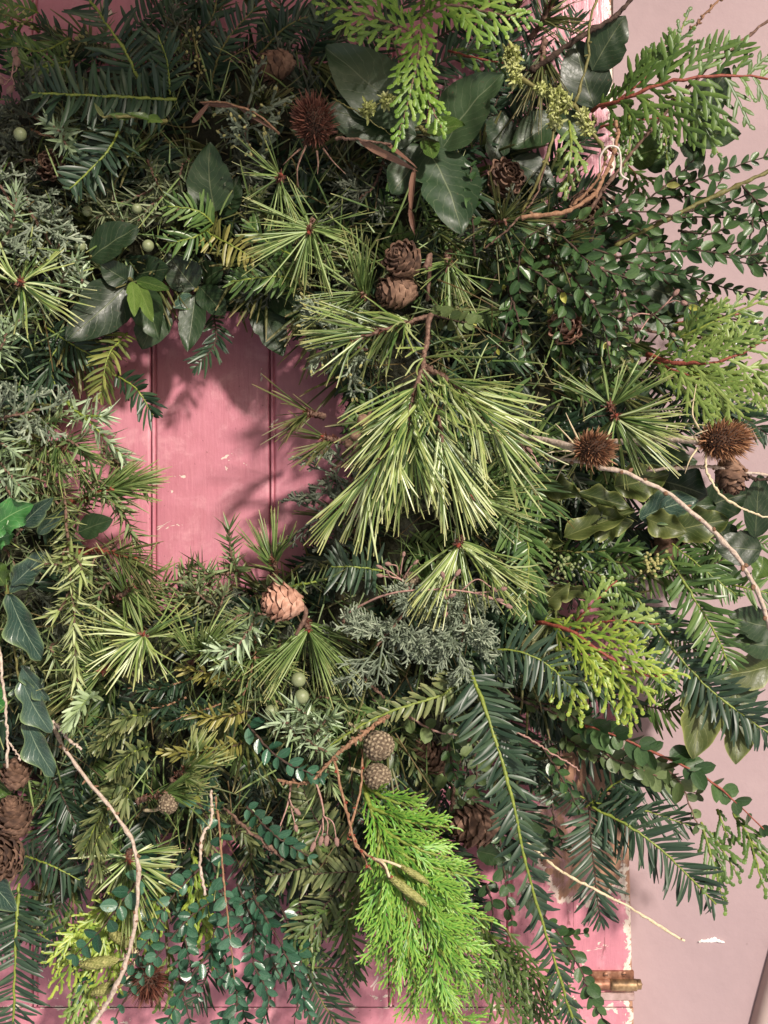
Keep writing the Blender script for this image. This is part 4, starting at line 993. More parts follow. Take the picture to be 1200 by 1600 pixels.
pine('short brush of golden pine needles pointing up right in the lower left quarter',
     [[(268, 1222, 92), (298, 1195, 112)]], n=36, L=88, W=5.4, a=(38, 10), sec=(0, 100), mat='pine_hero', pick=True, seed=25)
pine('horizontal brush of pine needles just left of the round seed cone at lower left',
     [[(215, 1250, 88), (262, 1238, 106)]], n=34, L=100, W=5, a=(40, 12), sec=(320, 400), mat='pine', seed=26)
pine('dark edged pine tuft standing up at the lower rim of the hole',
     [[(430, 905, 70), (428, 872, 86)]], n=22, L=98, W=4.8, a=(50, 12), sec=(55, 150), mat='pine', seed=27, grav=-.05)
pine('shaded pine branch reaching right across the lower left rim of the hole',
     [[(95, 790, 66), (150, 772, 88), (190, 760, 92)]], n=60, L=84, W=4.8, a=(50, 14), sec=(320, 410), mat='pine', seed=28, stem='bark_red')
pine('second shaded pine branch below it at the lower left rim with a dark red bud',
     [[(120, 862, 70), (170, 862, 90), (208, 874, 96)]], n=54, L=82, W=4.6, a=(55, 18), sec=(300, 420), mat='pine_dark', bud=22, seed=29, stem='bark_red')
pine('pine tuft behind the small tan cone with long needles falling to the lower right',
     [[(478, 965, 78), (482, 985, 102)]], n=44, L=128, W=4.6, a=(85, 45), sec=(215, 350), mat='pine', bud=14, seed=30, grav=.35, t0=.1)
pine('olive pine needles standing over the top right rim of the hole',
     [[(590, 480, 74), (560, 455, 98)]], n=40, L=112, W=4.6, a=(80, 40), sec=(60, 240), mat='pine', seed=31)
pine('pine needles right of the two clay-brown cones pointing down',
     [[(700, 395, 78), (700, 415, 96)]], n=30, L=86, W=4.6, a=(85, 40), sec=(180, 380), mat='pine', seed=32)
pine('dim pine needles under the trailing leafy stem in the upper right',
     [[(760, 350, 78), (790, 345, 98)]], n=36, L=98, W=4.6, a=(85, 30), mat='pine_dark', seed=33)
pine('pine needles below the peeled lichen twig in the upper right half',
     [[(840, 375, 70), (870, 380, 88)]], n=30, L=92, W=4.4, a=(85, 30), mat='pine_dark', seed=34)
pine('dry brownish pine needles in the dark gap beside the round seed cones',
     [[(580, 1285, 62), (618, 1272, 80)]], n=34, L=104, W=4, a=(60, 20), sec=(310, 420), mat='pine_dead', seed=35)
pine('fine upright pine needles in the top middle behind the brown dark larch cone',
     [[(395, 190, 70), (410, 160, 88)]], n=30, L=84, W=4, a=(75, 30), mat='pine_dark', seed=36)
pine('dark long pine needles at the upper right, hanging behind the lichen twig',
     [[(850, 60, 60), (845, 120, 74)]], n=40, L=98, W=4.2, a=(35, 15), grav=.3, mat='pine_dark', seed=37)
pine('low bright pine needles pointing down right beside the hanging burst',
     [[(740, 872, 96), (762, 885, 108)]], n=26, L=108, W=4.6, a=(50, 20), sec=(270, 350), mat='pine_hero', pick=True, seed=38, grav=.1)
pine('olive pine tuft among the juniper at the middle left edge',
     [[(60, 690, 74), (105, 700, 92)]], n=44, L=84, W=4.4, a=(75, 25), mat='pine', seed=39)
pine('olive pine tuft between the star burst and the hole',
     [[(185, 935, 80), (210, 915, 98)]], n=44, L=92, W=4.6, a=(75, 30), mat='pine', seed=40)
pine('pine tuft filling the space right of the star burst',
     [[(380, 1010, 78), (400, 1030, 96)]], n=44, L=92, W=4.6, a=(80, 30), mat='pine', seed=41)

# ---- yew
shoot('long horizontal yew sprig in the upper left with a yellow-green stem', [[(275, 155, 100), (160, 150, 112), (50, 145, 118)]], L=54, W=8.4, mat='yew', sr=.0016, pick=True, gap=8, ang=(80, 62))
shoot('yew sprig leaning up to the top edge, its stem bright yellow-green', [[(220, 135, 94), (195, 80, 104), (140, 0, 108), (128, -20, 106)]], L=56, W=8, mat='yew', sr=.0016, pick=True, gap=7.5, ang=(70, 55))
shoot('drooping yew sprig under the horizontal one in the upper left', [[(196, 186, 100), (165, 240, 114), (110, 295, 118)]], L=46, W=8, mat='yew_blue', sr=.0014, pick=True, gap=7.5, ang=(70, 50))
shoot('short yew shoot standing on the right end of the horizontal sprig', [[(265, 147, 92), (262, 100, 102), (247, 55, 102)]], L=40, W=6.4, mat='yew', gap=7)
shoot('dark yew shoots filling the top edge left of the larch cone', [[(330, 130, 60), (350, 70, 74), (400, 10, 78)], [(300, 60, 56), (330, 30, 66), (345, -30, 66)], [(400, 90, 60), (450, 40, 70), (500, 20, 68)]], L=40, W=6.2, mat='yew', gap=7, stem='stem_olive')
shoot('dark yew shoots in the top left corner with tiny pale buds', [[(110, 60, 60), (60, 80, 72), (10, 60, 74)], [(110, 95, 66), (60, 105, 74), (15, 100, 74)], [(60, 20, 60), (20, 10, 64), (-30, 30, 60)]], L=30, W=5.6, mat='yew_green', gap=6.5)
shoot('dark yew shoots along the top edge right of the larch cone', [[(480, 90, 58), (500, 50, 68), (520, -20, 68)], [(430, 70, 58), (440, 20, 66), (430, -30, 66)]], L=42, W=6, mat='yew', gap=7, stem='bark_dark')
shoot('long lime-stemmed yew branch trailing to the bottom edge right of the feathery cypress', [[(733, 1040, 108), (765, 1130, 128), (800, 1245, 136), (822, 1350, 134), (862, 1490, 122), (900, 1610, 112)]],
      L=62, W=8.6, mat='yew_blue', sr=.0019, pick=True, gap=8.6, ang=(62, 38), cup=.1, env=lambda t: np.clip(1.05 - .62 * np.asarray(t), .35, 1) * np.minimum(1, .5 + 8 * np.asarray(t)))
shoot('arching yew shoot with combed blue-green needles right of centre below the grey cypress', [[(738, 1018, 104), (800, 1016, 118), (850, 1035, 122), (890, 1072, 118)]], L=52, W=7.8, mat='yew_blue', gap=8, pick=True, ang=(75, 45), stem='stem_green')
shoot('bright yew shoot at the right with a yellow-green stem slanting down', [[(1042, 868, 88), (1085, 935, 100), (1118, 990, 104), (1140, 1040, 100)]], L=52, W=8, mat='yew_green', gap=8.5, pick=True, ang=(62, 38), sr=.0014)
shoot('long bluish yew shoot reaching the right edge under the bright one', [[(990, 928, 78), (1060, 1025, 92), (1130, 1095, 100), (1215, 1155, 100)]], L=56, W=7.8, mat='yew_blue', gap=7.6, pick=True, ang=(65, 42), sr=.0014)
shoot('small yew side shoot above the bright slanting one at the right', [[(1050, 850, 76), (1100, 890, 88), (1150, 930, 92)]], L=32, W=6, mat='yew_green', gap=7)
shoot('thin yew shoot pointing to the right edge beside the bare larch twig', [[(1130, 910, 80), (1170, 920, 90), (1215, 930, 90)]], L=34, W=6, mat='yew_green', gap=8)
shoot('blue-green fan of yew needles in the middle beneath the big pine bough', [[(596, 892, 92), (560, 886, 98), (518, 886, 100)]], L=46, W=6.6, mat='yew_blue', gap=5.6, ang=(85, 60))
shoot('olive yew shoot with a yellow stem curving left below the grey cypress clumps', [[(725, 1056, 92), (690, 1085, 104), (620, 1108, 110), (560, 1135, 112), (500, 1180, 110)]], L=42, W=8, mat='fir', gap=9, stem='stem_green', sr=.0016, env=lambda t: np.clip(1.2 - 1.35 * np.asarray(t), .18, 1))
shoot('small bright yew shoot pointing straight down right of the hanging pine burst', [[(822, 815, 96), (826, 880, 108), (822, 965, 108)]], L=42, W=6.2, mat='yew_green', gap=6.5, ang=(60, 35))
shoot('arched bright green yew shoots right of the big pine bough', [[(775, 715, 88), (820, 745, 104), (850, 800, 104)], [(760, 740, 90), (800, 790, 104), (812, 840, 104)]], L=56, W=5.6, mat='yew_green', gap=7, ang=(70, 45), stem='stem_olive')
shoot('dark blue-green yew shoot spreading down right over the plaster wall', [[(925, 1262, 70), (985, 1292, 84), (1045, 1338, 90), (1118, 1412, 90)]], L=58, W=7, mat='yew_blue', gap=7.6, pick=True, ang=(62, 40), sr=.0015)
shoot('dark yew shoot hanging down over the peeled door edge', [[(920, 1260, 66), (925, 1330, 80), (938, 1440, 82)]], L=56, W=6.8, mat='yew_blue', gap=7.6, pick=True, ang=(60, 35), stem='bark_dark')
shoot('upper dark yew shoot of the lower right cluster pointing right', [[(925, 1255, 62), (990, 1262, 76), (1080, 1290, 80)]], L=44, W=6, mat='yew', gap=7)
shoot('dark yew shoot pointing up right against the wall in the lower right cluster', [[(915, 1262, 58), (965, 1222, 70), (1020, 1200, 72)]], L=40, W=6, mat='yew', gap=7)
shoot('dark small yew shoot pointing left over the door in the lower right cluster', [[(930, 1250, 52), (890, 1240, 60), (850, 1225, 60)]], L=38, W=5.6, mat='yew', gap=7)
shoot('blue-green yew branch hanging down the lower left edge', [[(30, 1380, 84), (24, 1480, 100), (20, 1620, 100)], [(28, 1400, 84), (10, 1440, 90), (-30, 1480, 90)]], L=56, W=6.6, mat='yew_blue', gap=6.8, pick=True, ang=(72, 60), sr=.0017)
shoot('yew side shoot reaching right from the lower left edge over the pink door', [[(30, 1440, 80), (70, 1465, 92), (112, 1505, 92)]], L=44, W=7, mat='yew_blue', gap=8.4, ang=(65, 42), pick=True)
shoot('teal yew shoot right of the two dark brown cones at the left edge', [[(40, 1338, 82), (75, 1350, 94), (125, 1375, 94)]], L=46, W=7, mat='yew_blue', gap=8, pick=True, ang=(70, 45))
shoot('dark yew shoots in the shade right of the left-edge cones', [[(75, 1195, 60), (100, 1250, 74), (120, 1290, 76)], [(85, 1260, 66), (92, 1310, 76), (95, 1340, 76)], [(130, 1180, 60), (115, 1240, 70), (140, 1300, 72)]], L=38, W=5.4, mat='yew', gap=7, stem='bark_dark')
shoot('olive yew tip at the upper left rim of the hole', [[(198, 520, 72), (168, 560, 88), (158, 622, 90)]], L=34, W=6.6, mat='yew_olive', gap=7, ang=(70, 45), roll=20)
shoot('dark yew tip crossing the first door groove at the upper left rim', [[(180, 585, 60), (215, 610, 70), (240, 650, 70)]], L=32, W=6.2, mat='yew', gap=7)
shoot('tiny dark yew tip hanging into the hole from above', [[(334, 490, 52), (336, 535, 60), (304, 576, 62)]], L=28, W=5.6, mat='yew', gap=8, stem='bark_dark')
shoot('shaded yew shoots between the left pine star and the hole', [[(70, 590, 60), (50, 620, 70), (20, 640, 70)], [(110, 520, 58), (80, 560, 68), (85, 600, 68)], [(70, 510, 58), (100, 530, 70), (150, 560, 70)]], L=38, W=5.6, mat='yew', gap=7)
shoot('dark yew shoot at the bottom edge left of the feathery cypress', [[(470, 1500, 56), (500, 1560, 64), (545, 1630, 64)], [(430, 1490, 54), (480, 1510, 62), (560, 1515, 62)]], L=50, W=6, mat='yew', gap=7.5, stem='stem_olive', ang=(65, 45))
shoot('dark yew shoots showing against the pink door below the wreath middle', [[(390, 1330, 50), (400, 1400, 58), (395, 1470, 58)], [(340, 1460, 48), (325, 1520, 54), (300, 1570, 54)], [(90, 1360, 46), (95, 1410, 52), (70, 1450, 50)]], L=40, W=5.2, mat='yew', gap=7.5, stem='bark_dark')
shoot('golden-olive needle row above the top rim of the hole', [[(322, 362, 82), (352, 378, 94), (398, 404, 96)]], L=34, W=7, mat='fir_gold', gap=8, ang=(85, 65), name='fir_sprig', cat='fir sprig')
shoot('dim yew shoot left of the golden needle row', [[(335, 352, 84), (310, 330, 94), (262, 322, 96)], [(330, 356, 80), (300, 372, 90), (262, 380, 90)]], L=34, W=6, mat='yew_green', gap=7.5)
shoot('green yew shoot right of the golden needle row over the laurel', [[(470, 440, 74), (430, 432, 88), (360, 440, 90)], [(460, 400, 76), (420, 380, 90), (390, 350, 90)]], L=34, W=6, mat='yew_green', gap=7)
shoot('flat olive needle fans in the shade below the hanging dried buds', [[(545, 1330, 60), (500, 1290, 76), (470, 1225, 78)], [(560, 1340, 62), (500, 1350, 76), (420, 1370, 78)], [(555, 1350, 62), (520, 1400, 74), (460, 1470, 76)], [(600, 1370, 66), (560, 1362, 84), (490, 1366, 86)]], L=40, W=7.4, mat='fir', gap=8, stem='bark_dark', name='fir_sprig', cat='fir sprig', ang=(75, 50))
shoot('shaded green needle shoot low at the bottom between cypress and small leaves', [[(520, 1400, 58), (545, 1460, 66), (555, 1530, 66)], [(470, 1400, 56), (470, 1450, 62), (500, 1500, 62)]], L=36, W=6, mat='yew_green', gap=8, stem='bark_dark')
# ---- fir and pale short-needled tips
shoot('pale blunt-needled fir tip catching light at the left of the lower ring', [[(150, 1082, 112), (130, 1100, 134), (112, 1132, 138)]], L=30, W=7, mat='fir_pale', ranks='top', gap=3.6, name='fir_sprig', cat='fir sprig', ang=(50, 20))
shoot('two-toned fir shoots massed left of the golden pine brush', [[(215, 1130, 106), (180, 1145, 122), (150, 1170, 124)], [(235, 1165, 106), (200, 1180, 122), (175, 1210, 124)], [(240, 1120, 110), (200, 1120, 126), (160, 1145, 126)]], L=26, W=6.4, mat='fir', ranks='top', gap=3.4, name='fir_sprig', cat='fir sprig')
shoot('dark fir shoots under the star-shaped pine burst', [[(300, 1060, 98), (250, 1075, 112), (200, 1075, 114)], [(290, 1090, 98), (250, 1105, 112), (190, 1110, 114)], [(345, 1100, 98), (300, 1115, 114), (260, 1130, 114)]], L=24, W=5.8, mat='yew', ranks='top', gap=3.8, name='fir_sprig', cat='fir sprig', stem='bark_orange')
shoot('golden-edged fir shoots right of the star-shaped burst and below the olive tuft', [[(390, 1110, 100), (340, 1120, 114), (290, 1112, 114)], [(345, 1060, 100), (320, 1050, 112), (280, 1045, 114)], [(380, 1160, 98), (330, 1175, 112), (250, 1175, 114)]], L=24, W=5.8, mat='fir_gold', ranks='top', gap=4.6, name='fir_sprig', cat='fir sprig', stem='bark_dark')
shoot('grey-green fir shoots left of the lower left pine cluster', [[(190, 1225, 100), (160, 1270, 116), (130, 1330, 118)], [(180, 1220, 102), (200, 1235, 118), (190, 1262, 120)], [(170, 1290, 100), (150, 1320, 112), (160, 1370, 112)]], L=32, W=6.4, mat='fir', ranks='top', gap=4.4, name='fir_sprig', cat='fir sprig')
shoot('silvery-tipped fir shoots above the hole left of the golden row', [[(440, 350, 74), (410, 330, 86), (395, 300, 86)], [(410, 400, 74), (440, 420, 86), (480, 430, 86)]], L=24, W=5.4, mat='fir', ranks='top', gap=4.4, name='fir_sprig', cat='fir sprig')
shoot('olive short-needled branches with pale seed beads at the right, above the bright slanting yew', [[(850, 860, 70), (920, 862, 86), (1000, 855, 90)], [(870, 880, 70), (940, 900, 84), (990, 930, 84)], [(930, 870, 70), (980, 880, 84), (1040, 872, 86)]], L=34, W=6, mat='yew_green', ranks='flat', gap=8, name='fir_sprig', cat='fir sprig', stem='stem_olive', cup=.6, tw=.6)
# ---- juniper
juniper('long juniper branch hanging left of the hole with a red upper stem and bright tips', [[(100, 770, 96), (108, 870, 116), (115, 960, 124), (120, 1065, 120)], [(104, 850, 110), (92, 880, 120), (70, 880, 122)], [(112, 920, 116), (95, 950, 122), (84, 960, 122)], [(112, 870, 112), (125, 880, 126), (128, 905, 126)]], L=40, W=4.6, gap=3.6, mat='juniper_bright')
juniper('silvery white juniper shoots in front of olive pine left of the small tan cone', [[(400, 960, 100), (385, 990, 120), (345, 1040, 124)], [(395, 975, 102), (360, 1010, 120), (330, 1015, 122)]], L=38, W=5.4, mat='juniper_pale', gap=4.2)
juniper('bright juniper tuft with three green berries in the lower middle', [[(470, 1160, 98), (478, 1120, 116), (462, 1105, 124)], [(480, 1165, 98), (505, 1130, 116), (520, 1120, 120)], [(470, 1150, 100), (500, 1170, 120), (515, 1175, 122)], [(460, 1150, 100), (450, 1130, 118), (430, 1130, 120)]], L=34, W=4.6, mat='juniper_pale', gap=3.6, berries=[(467, 1060, 118, 25), (469, 1086, 120, 25), (427, 1109, 112, 22)])
juniper('yellow-green juniper skirt round the bright berried tuft', [[(465, 1120, 80), (440, 1100, 98), (410, 1090, 100)], [(475, 1130, 80), (500, 1090, 98), (530, 1100, 98)], [(480, 1150, 80), (505, 1190, 96), (520, 1230, 98)]], L=40, W=4.4, gap=4)
juniper('juniper shoot standing at the lower rim of the hole', [[(375, 900, 66), (362, 870, 82), (358, 828, 84)], [(370, 890, 66), (340, 900, 80), (315, 900, 80)]], L=34, W=4.6, gap=4)
juniper('fine juniper shoot pointing right above the small tan cone', [[(440, 920, 84), (475, 912, 100), (512, 905, 100)]], L=34, W=4.4, gap=5, stem='stem_green')
juniper('juniper shoots reaching over the left rim of the hole', [[(95, 620, 76), (145, 665, 92), (192, 712, 92)], [(120, 650, 76), (145, 650, 94), (165, 650, 96)]], L=38, W=4.8, gap=4.6, stem='stem_green', mat='juniper_pale')
juniper('olive juniper mass at the left edge beside the hole', [[(20, 640, 74), (60, 665, 92), (95, 650, 94)], [(10, 700, 74), (60, 720, 94), (100, 735, 96)], [(0, 760, 74), (40, 745, 92), (90, 760, 96)], [(60, 700, 74), (110, 690, 94), (140, 720, 94)], [(130, 800, 72), (150, 750, 90), (190, 790, 90)], [(30, 790, 72), (60, 770, 90), (110, 800, 92)]], L=38, W=4.8, gap=4.4)
juniper('pale juniper tips shining at the left edge above the holly leaf', [[(-20, 700, 92), (10, 735, 112), (30, 760, 116)], [(-10, 740, 92), (15, 770, 112), (20, 795, 114)], [(-20, 660, 92), (0, 690, 110), (20, 705, 110)]], L=36, W=5, mat='juniper_pale', gap=4.4)
juniper('bright green long-needled tips at the left edge round the pine star', [[(-10, 520, 84), (20, 510, 104), (40, 490, 106)], [(-20, 560, 84), (0, 545, 104), (10, 520, 106)], [(0, 390, 84), (20, 345, 100), (25, 300, 102)]], L=42, W=4.8, mat='juniper_pale', gap=5)
juniper('grey juniper shoots with green berries around the middle of the upper left', [[(250, 275, 70), (230, 300, 84), (180, 320, 86)], [(300, 245, 70), (285, 260, 84), (280, 290, 86)], [(290, 300, 72), (250, 310, 86), (215, 345, 88)], [(180, 300, 72), (170, 330, 84), (150, 340, 86)], [(300, 320, 68), (270, 330, 84), (235, 340, 84)], [(230, 250, 70), (240, 275, 84), (255, 300, 86)], [(200, 360, 70), (190, 345, 84), (150, 310, 84)]], L=32, W=4.4, mat='juniper_grey', gap=3.8,
        berries=[(213, 326, 92, 17), (138, 330, 90, 17), (232, 384, 92, 20), (125, 385, 88, 19)])
juniper('pale juniper cluster hanging under the left end of the horizontal yew sprig', [[(100, 190, 88), (95, 205, 108), (78, 192, 112)], [(98, 195, 88), (100, 220, 106), (110, 235, 108)]], L=30, W=5.6, mat='juniper_pale', gap=5, berries=[(35, 210, 106, 22)])
juniper('green juniper shoots between the left pine star and the broad leaf pair', [[(90, 470, 78), (100, 430, 92), (120, 405, 94)], [(60, 420, 78), (85, 400, 92), (95, 370, 94)], [(120, 450, 78), (128, 440, 92), (120, 415, 92)]], L=32, W=4.6, mat='juniper_pale', gap=5)
juniper('brown-stemmed juniper shoot hanging below the silvery white one', [[(400, 990, 84), (395, 1040, 98), (372, 1112, 98)], [(398, 1020, 84), (380, 1060, 96), (355, 1060, 98)]], L=36, W=4, gap=5, stem='bark_orange')
juniper('blue-tinged juniper shoots in the shade left of the tan cone', [[(340, 950, 74), (312, 930, 88), (300, 915, 88)], [(330, 970, 74), (345, 945, 86), (350, 925, 86)]], L=30, W=4.4, mat='juniper_grey', gap=4.4)
juniper('olive juniper shoots at the lower left rim right of the hanging branch', [[(180, 850, 72), (150, 870, 88), (140, 900, 90)], [(190, 900, 70), (160, 920, 86), (150, 960, 88)], [(95, 1000, 76), (80, 1010, 92), (90, 1040, 92)]], L=36, W=4.4, gap=4.4)
juniper('wispy grey juniper shoots at the left edge beneath the holly leaf', [[(20, 860, 70), (30, 830, 84), (55, 820, 84)], [(-10, 850, 70), (10, 860, 84), (25, 890, 84)]], L=30, W=4, mat='juniper_grey', gap=5)

# ---- grey scale-leaved cypress
greycyp('grey cypress tuft with many yellow tips left of the dark teasel', [(400, 250, 78), (385, 215, 98), (388, 165, 100)], ln=62, n=9, tips=34, r=2.3, depth=2, br=4)
greycyp('grey cypress tuft with pale yellow tips at the right rim of the hole', [(585, 550, 66), (550, 540, 86), (515, 520, 88)], ln=64, n=11, tips=40, r=1.9, depth=2, br=5, fan=85)
greycyp('left grey-green cypress clump beneath the pink-stalked dried flowers', [(650, 940, 88), (625, 965, 112), (590, 1010, 114)], ln=66, n=13, mat='grey', r=1.45, depth=2, br=9, fan=90)
greycyp('right grey-green cypress clump beneath the hanging pine burst', [(730, 930, 88), (725, 965, 112), (722, 1010, 114)], ln=64, n=13, mat='grey', r=1.45, depth=2, br=9, fan=90)
greycyp('grey cypress haze between the two clumps and the pine burst', [(680, 900, 78), (690, 930, 96), (700, 960, 98)], ln=64, n=9, mat='grey', r=2.2, depth=2, br=5, fan=90)
greycyp('wispy grey cypress along the upper left edge', [(40, 300, 72), (50, 335, 90), (80, 380, 92)], ln=72, n=10, r=1.9, depth=2, br=5, fan=80)
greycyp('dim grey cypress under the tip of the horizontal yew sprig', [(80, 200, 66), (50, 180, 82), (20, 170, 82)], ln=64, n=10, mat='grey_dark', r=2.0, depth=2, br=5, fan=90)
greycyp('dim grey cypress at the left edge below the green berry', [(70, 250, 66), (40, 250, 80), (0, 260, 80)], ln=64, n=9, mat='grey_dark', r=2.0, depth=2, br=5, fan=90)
greycyp('pale grey cypress wisps at the left edge level with the hole top', [(-10, 660, 76), (20, 650, 96), (62, 640, 98)], ln=62, n=9, mat='grey', r=1.9, depth=2, br=4, fan=60)
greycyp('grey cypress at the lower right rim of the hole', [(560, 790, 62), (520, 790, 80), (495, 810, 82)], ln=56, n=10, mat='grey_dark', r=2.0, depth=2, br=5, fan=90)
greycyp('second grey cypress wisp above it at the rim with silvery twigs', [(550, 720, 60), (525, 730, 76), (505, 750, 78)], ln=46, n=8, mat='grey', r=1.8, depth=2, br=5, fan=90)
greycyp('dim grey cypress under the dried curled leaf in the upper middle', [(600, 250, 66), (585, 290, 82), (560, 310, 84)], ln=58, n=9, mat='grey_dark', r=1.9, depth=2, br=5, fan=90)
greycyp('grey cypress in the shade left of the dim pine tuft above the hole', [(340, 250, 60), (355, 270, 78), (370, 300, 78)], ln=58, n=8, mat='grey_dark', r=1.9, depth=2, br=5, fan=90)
greycyp('pale grey cypress wisps at the very left under the dim cypress', [(-20, 270, 80), (0, 290, 98), (25, 330, 98)], ln=60, n=8, mat='grey', r=2.1, depth=2, br=4, fan=60)
greycyp('fine grey twiggy cypress left of the two small seed cones', [(540, 960, 66), (530, 1000, 78), (500, 1040, 80)], ln=54, n=7, mat='grey_dark', r=1.8, depth=2, br=5, fan=90)

# ---- cedar sprays
spray('cedar spray hanging from the top edge over the broad dark leaves', [[(662, -20, 110), (655, 60, 130), (645, 130, 140), (622, 214, 140)]], ln=52, W=6.6, gap=10.5, sgap=9, mat='thuja_top', ang=35, stem='bark', third=False)
spray('cedar spray reaching left along the top edge', [[(660, 62, 118), (620, 40, 134), (560, 20, 138), (508, 8, 136)]], ln=66, W=6.6, gap=10, sgap=9, mat='thuja_top', ang=45, stem='bark')
spray('cedar spray reaching right along the top edge', [[(650, 30, 118), (700, 8, 134), (770, 20, 138), (825, 30, 134)], [(640, -10, 116), (720, -20, 130), (790, -10, 130)]], ln=60, W=6.6, gap=10, sgap=9, mat='thuja_top', ang=42, stem='bark')
spray('small cedar tip hanging over the upright broad leaf below the top spray', [[(655, 120, 118), (668, 155, 134), (690, 200, 136)]], ln=42, W=6.2, gap=10, sgap=8.5, mat='thuja_top', ang=35, stem='bark')
spray('cedar tip hanging over the pink door gap in the top right half', [[(700, 80, 78), (750, 92, 92), (790, 100, 92)]], ln=40, W=6, gap=10.5, sgap=9, mat='thuja', stem='bark_red', ang=40)
spray('large cedar spray with a red stem reaching right over the plaster wall near the top', [[(925, 172, 88), (985, 150, 112), (1060, 125, 122), (1140, 118, 124), (1200, 122, 120)]], ln=88, W=6.8, gap=13, sgap=9.5, mat='thuja', ang=56, curl=-.1, env=lambda t: min(1, .5 + 1.2 * t) * min(1, .35 + 1.1 * (1 - t)), droop=.28, sr=.0015)
spray('upright tip of the large cedar spray at the upper right', [[(1030, 128, 100), (1050, 90, 114), (1072, 26, 116)]], ln=46, W=6.2, gap=10, sgap=8.5, mat='thuja', ang=36, stem='stem_green')
spray('drooping cedar tips under the large red-stemmed spray', [[(1040, 150, 98), (1080, 170, 112), (1122, 240, 112)], [(1000, 150, 96), (1035, 190, 108), (1042, 250, 108)], [(980, 160, 92), (985, 210, 104), (975, 262, 104)]], ln=36, W=6.2, gap=10.5, sgap=8.5, mat='thuja', ang=34, stem='stem_green')
spray('single cedar frond hanging straight down below the lichen twig', [[(890, 190, 82), (892, 235, 94), (885, 298, 94)]], ln=36, W=7.2, gap=11.5, sgap=10, mat='thuja_pale', ang=38, stem='stem_green')
spray('pale fine cedar spray at the right edge beside the small leaves', [[(1010, 555, 82), (1070, 568, 100), (1140, 560, 108), (1215, 520, 108)]], ln=96, W=6.2, gap=15, sgap=9, mat='thuja_pale', ang=40, third=True, stem='bark_red', sr=.0018)
spray('pale cedar tips hanging at the right edge above the larger teasel head', [[(1060, 570, 86), (1110, 600, 104), (1122, 650, 106)], [(1120, 580, 90), (1170, 590, 106), (1195, 620, 106)]], ln=50, W=6.4, gap=11, sgap=9, mat='thuja_pale', ang=36, stem='stem_green')
spray('pale cedar fan rising to the right edge above the red stem', [[(1040, 540, 84), (1100, 510, 100), (1215, 460, 104)]], ln=60, W=6, gap=12, sgap=9, mat='thuja_pale', ang=38, third=True, stem='stem_green')
spray('bright lime cedar spray with a crimson stem right of centre in the lower half', [[(838, 972, 96), (890, 985, 116), (945, 1022, 128), (1010, 1055, 130), (1050, 1052, 126)]], ln=84, W=5.6, gap=17, sgap=9, mat='thuja_lime', ang=36, curl=.12, third=True, stem='bark_red', sr=.0015)
spray('lower drooping lime tips of the crimson-stemmed cedar', [[(890, 1000, 96), (930, 1040, 112), (960, 1110, 114)], [(870, 1010, 92), (880, 1060, 106), (905, 1120, 106)], [(930, 1030, 100), (980, 1070, 116), (985, 1130, 114)]], ln=44, W=6.8, gap=12, sgap=10, mat='thuja_lime', ang=36, stem='stem_green')
spray('upper fanning tips of the crimson-stemmed cedar against the dark leaves', [[(885, 985, 92), (920, 950, 108), (965, 905, 108)], [(900, 985, 92), (960, 970, 110), (1030, 975, 112)]], ln=48, W=7, gap=12, sgap=10, mat='thuja_pale', ang=34, stem='bark_red')
def plumes(label, ax, tips, ln=58, mat='ley', W=3.3, sg=7):
    """feathery cypress: plumes leaving one hanging stem"""
    p, *_ = path(ax, 60); pp = [ax]
    for k, (f, tx, ty, td) in enumerate(tips):
        i = int(f * 59); q = p[i]; d = -q[1] * 1000; u = U(d); bx, by = 600 + q[0] / u, 800 - q[2] / u
        pp.append([(bx, by, d), ((bx + tx) / 2 - (ty - by) * .06, (by + ty) / 2 + (tx - bx) * .06, (d + td) / 2 + 7), (tx, ty, td)])
    return spray(label, pp, ln=ln, W=W, gap=8, sgap=sg, mat=mat, ang=27, sang=25, third=True, stem='stem_green', name='cypress_spray', cat='cypress spray', sr=.0014, droop=.05, tw=.28)
plumes('large bright feathery cypress spray hanging at the bottom centre', [(562, 1215, 98), (588, 1290, 120), (622, 1370, 130), (668, 1455, 130), (722, 1545, 122)],
       [(.05, 655, 1262, 118), (.16, 702, 1292, 118), (.26, 712, 1342, 124), (.34, 752, 1372, 120), (.42, 728, 1408, 130), (.5, 770, 1440, 124), (.58, 742, 1472, 132), (.66, 768, 1506, 126), (.74, 740, 1535, 126), (.3, 600, 1400, 116), (.44, 590, 1480, 120), (.5, 618, 1520, 122), (.62, 650, 1545, 126), (.8, 700, 1590, 122)])
plumes('lower part of the bright feathery cypress reaching the bottom edge', [(598, 1350, 100), (622, 1440, 116), (668, 1540, 120), (735, 1630, 112)],
       [(.2, 590, 1460, 112), (.35, 580, 1500, 112), (.45, 612, 1550, 116), (.6, 640, 1590, 116), (.5, 690, 1500, 122), (.65, 720, 1560, 120), (.75, 690, 1615, 116), (.85, 750, 1590, 114)], ln=44)
plumes('shaded inner layer of the feathery cypress behind the bright fans', [(570, 1240, 76), (630, 1340, 92), (690, 1440, 96), (740, 1560, 92)],
       [(.1, 650, 1300, 90), (.3, 720, 1370, 92), (.5, 750, 1470, 92), (.7, 770, 1550, 90), (.4, 600, 1460, 86), (.6, 640, 1540, 88)], ln=56, mat='ley_dark')
spray('shaded feathery cypress at the bottom right of the bright one', [[(740, 1420, 72), (770, 1500, 88), (800, 1620, 88)], [(790, 1450, 66), (830, 1530, 80), (860, 1620, 80)]], ln=80, W=5, gap=11, sgap=8, mat='ley_dark', ang=28, third=True, stem='stem_olive', name='cypress_spray', cat='cypress spray')
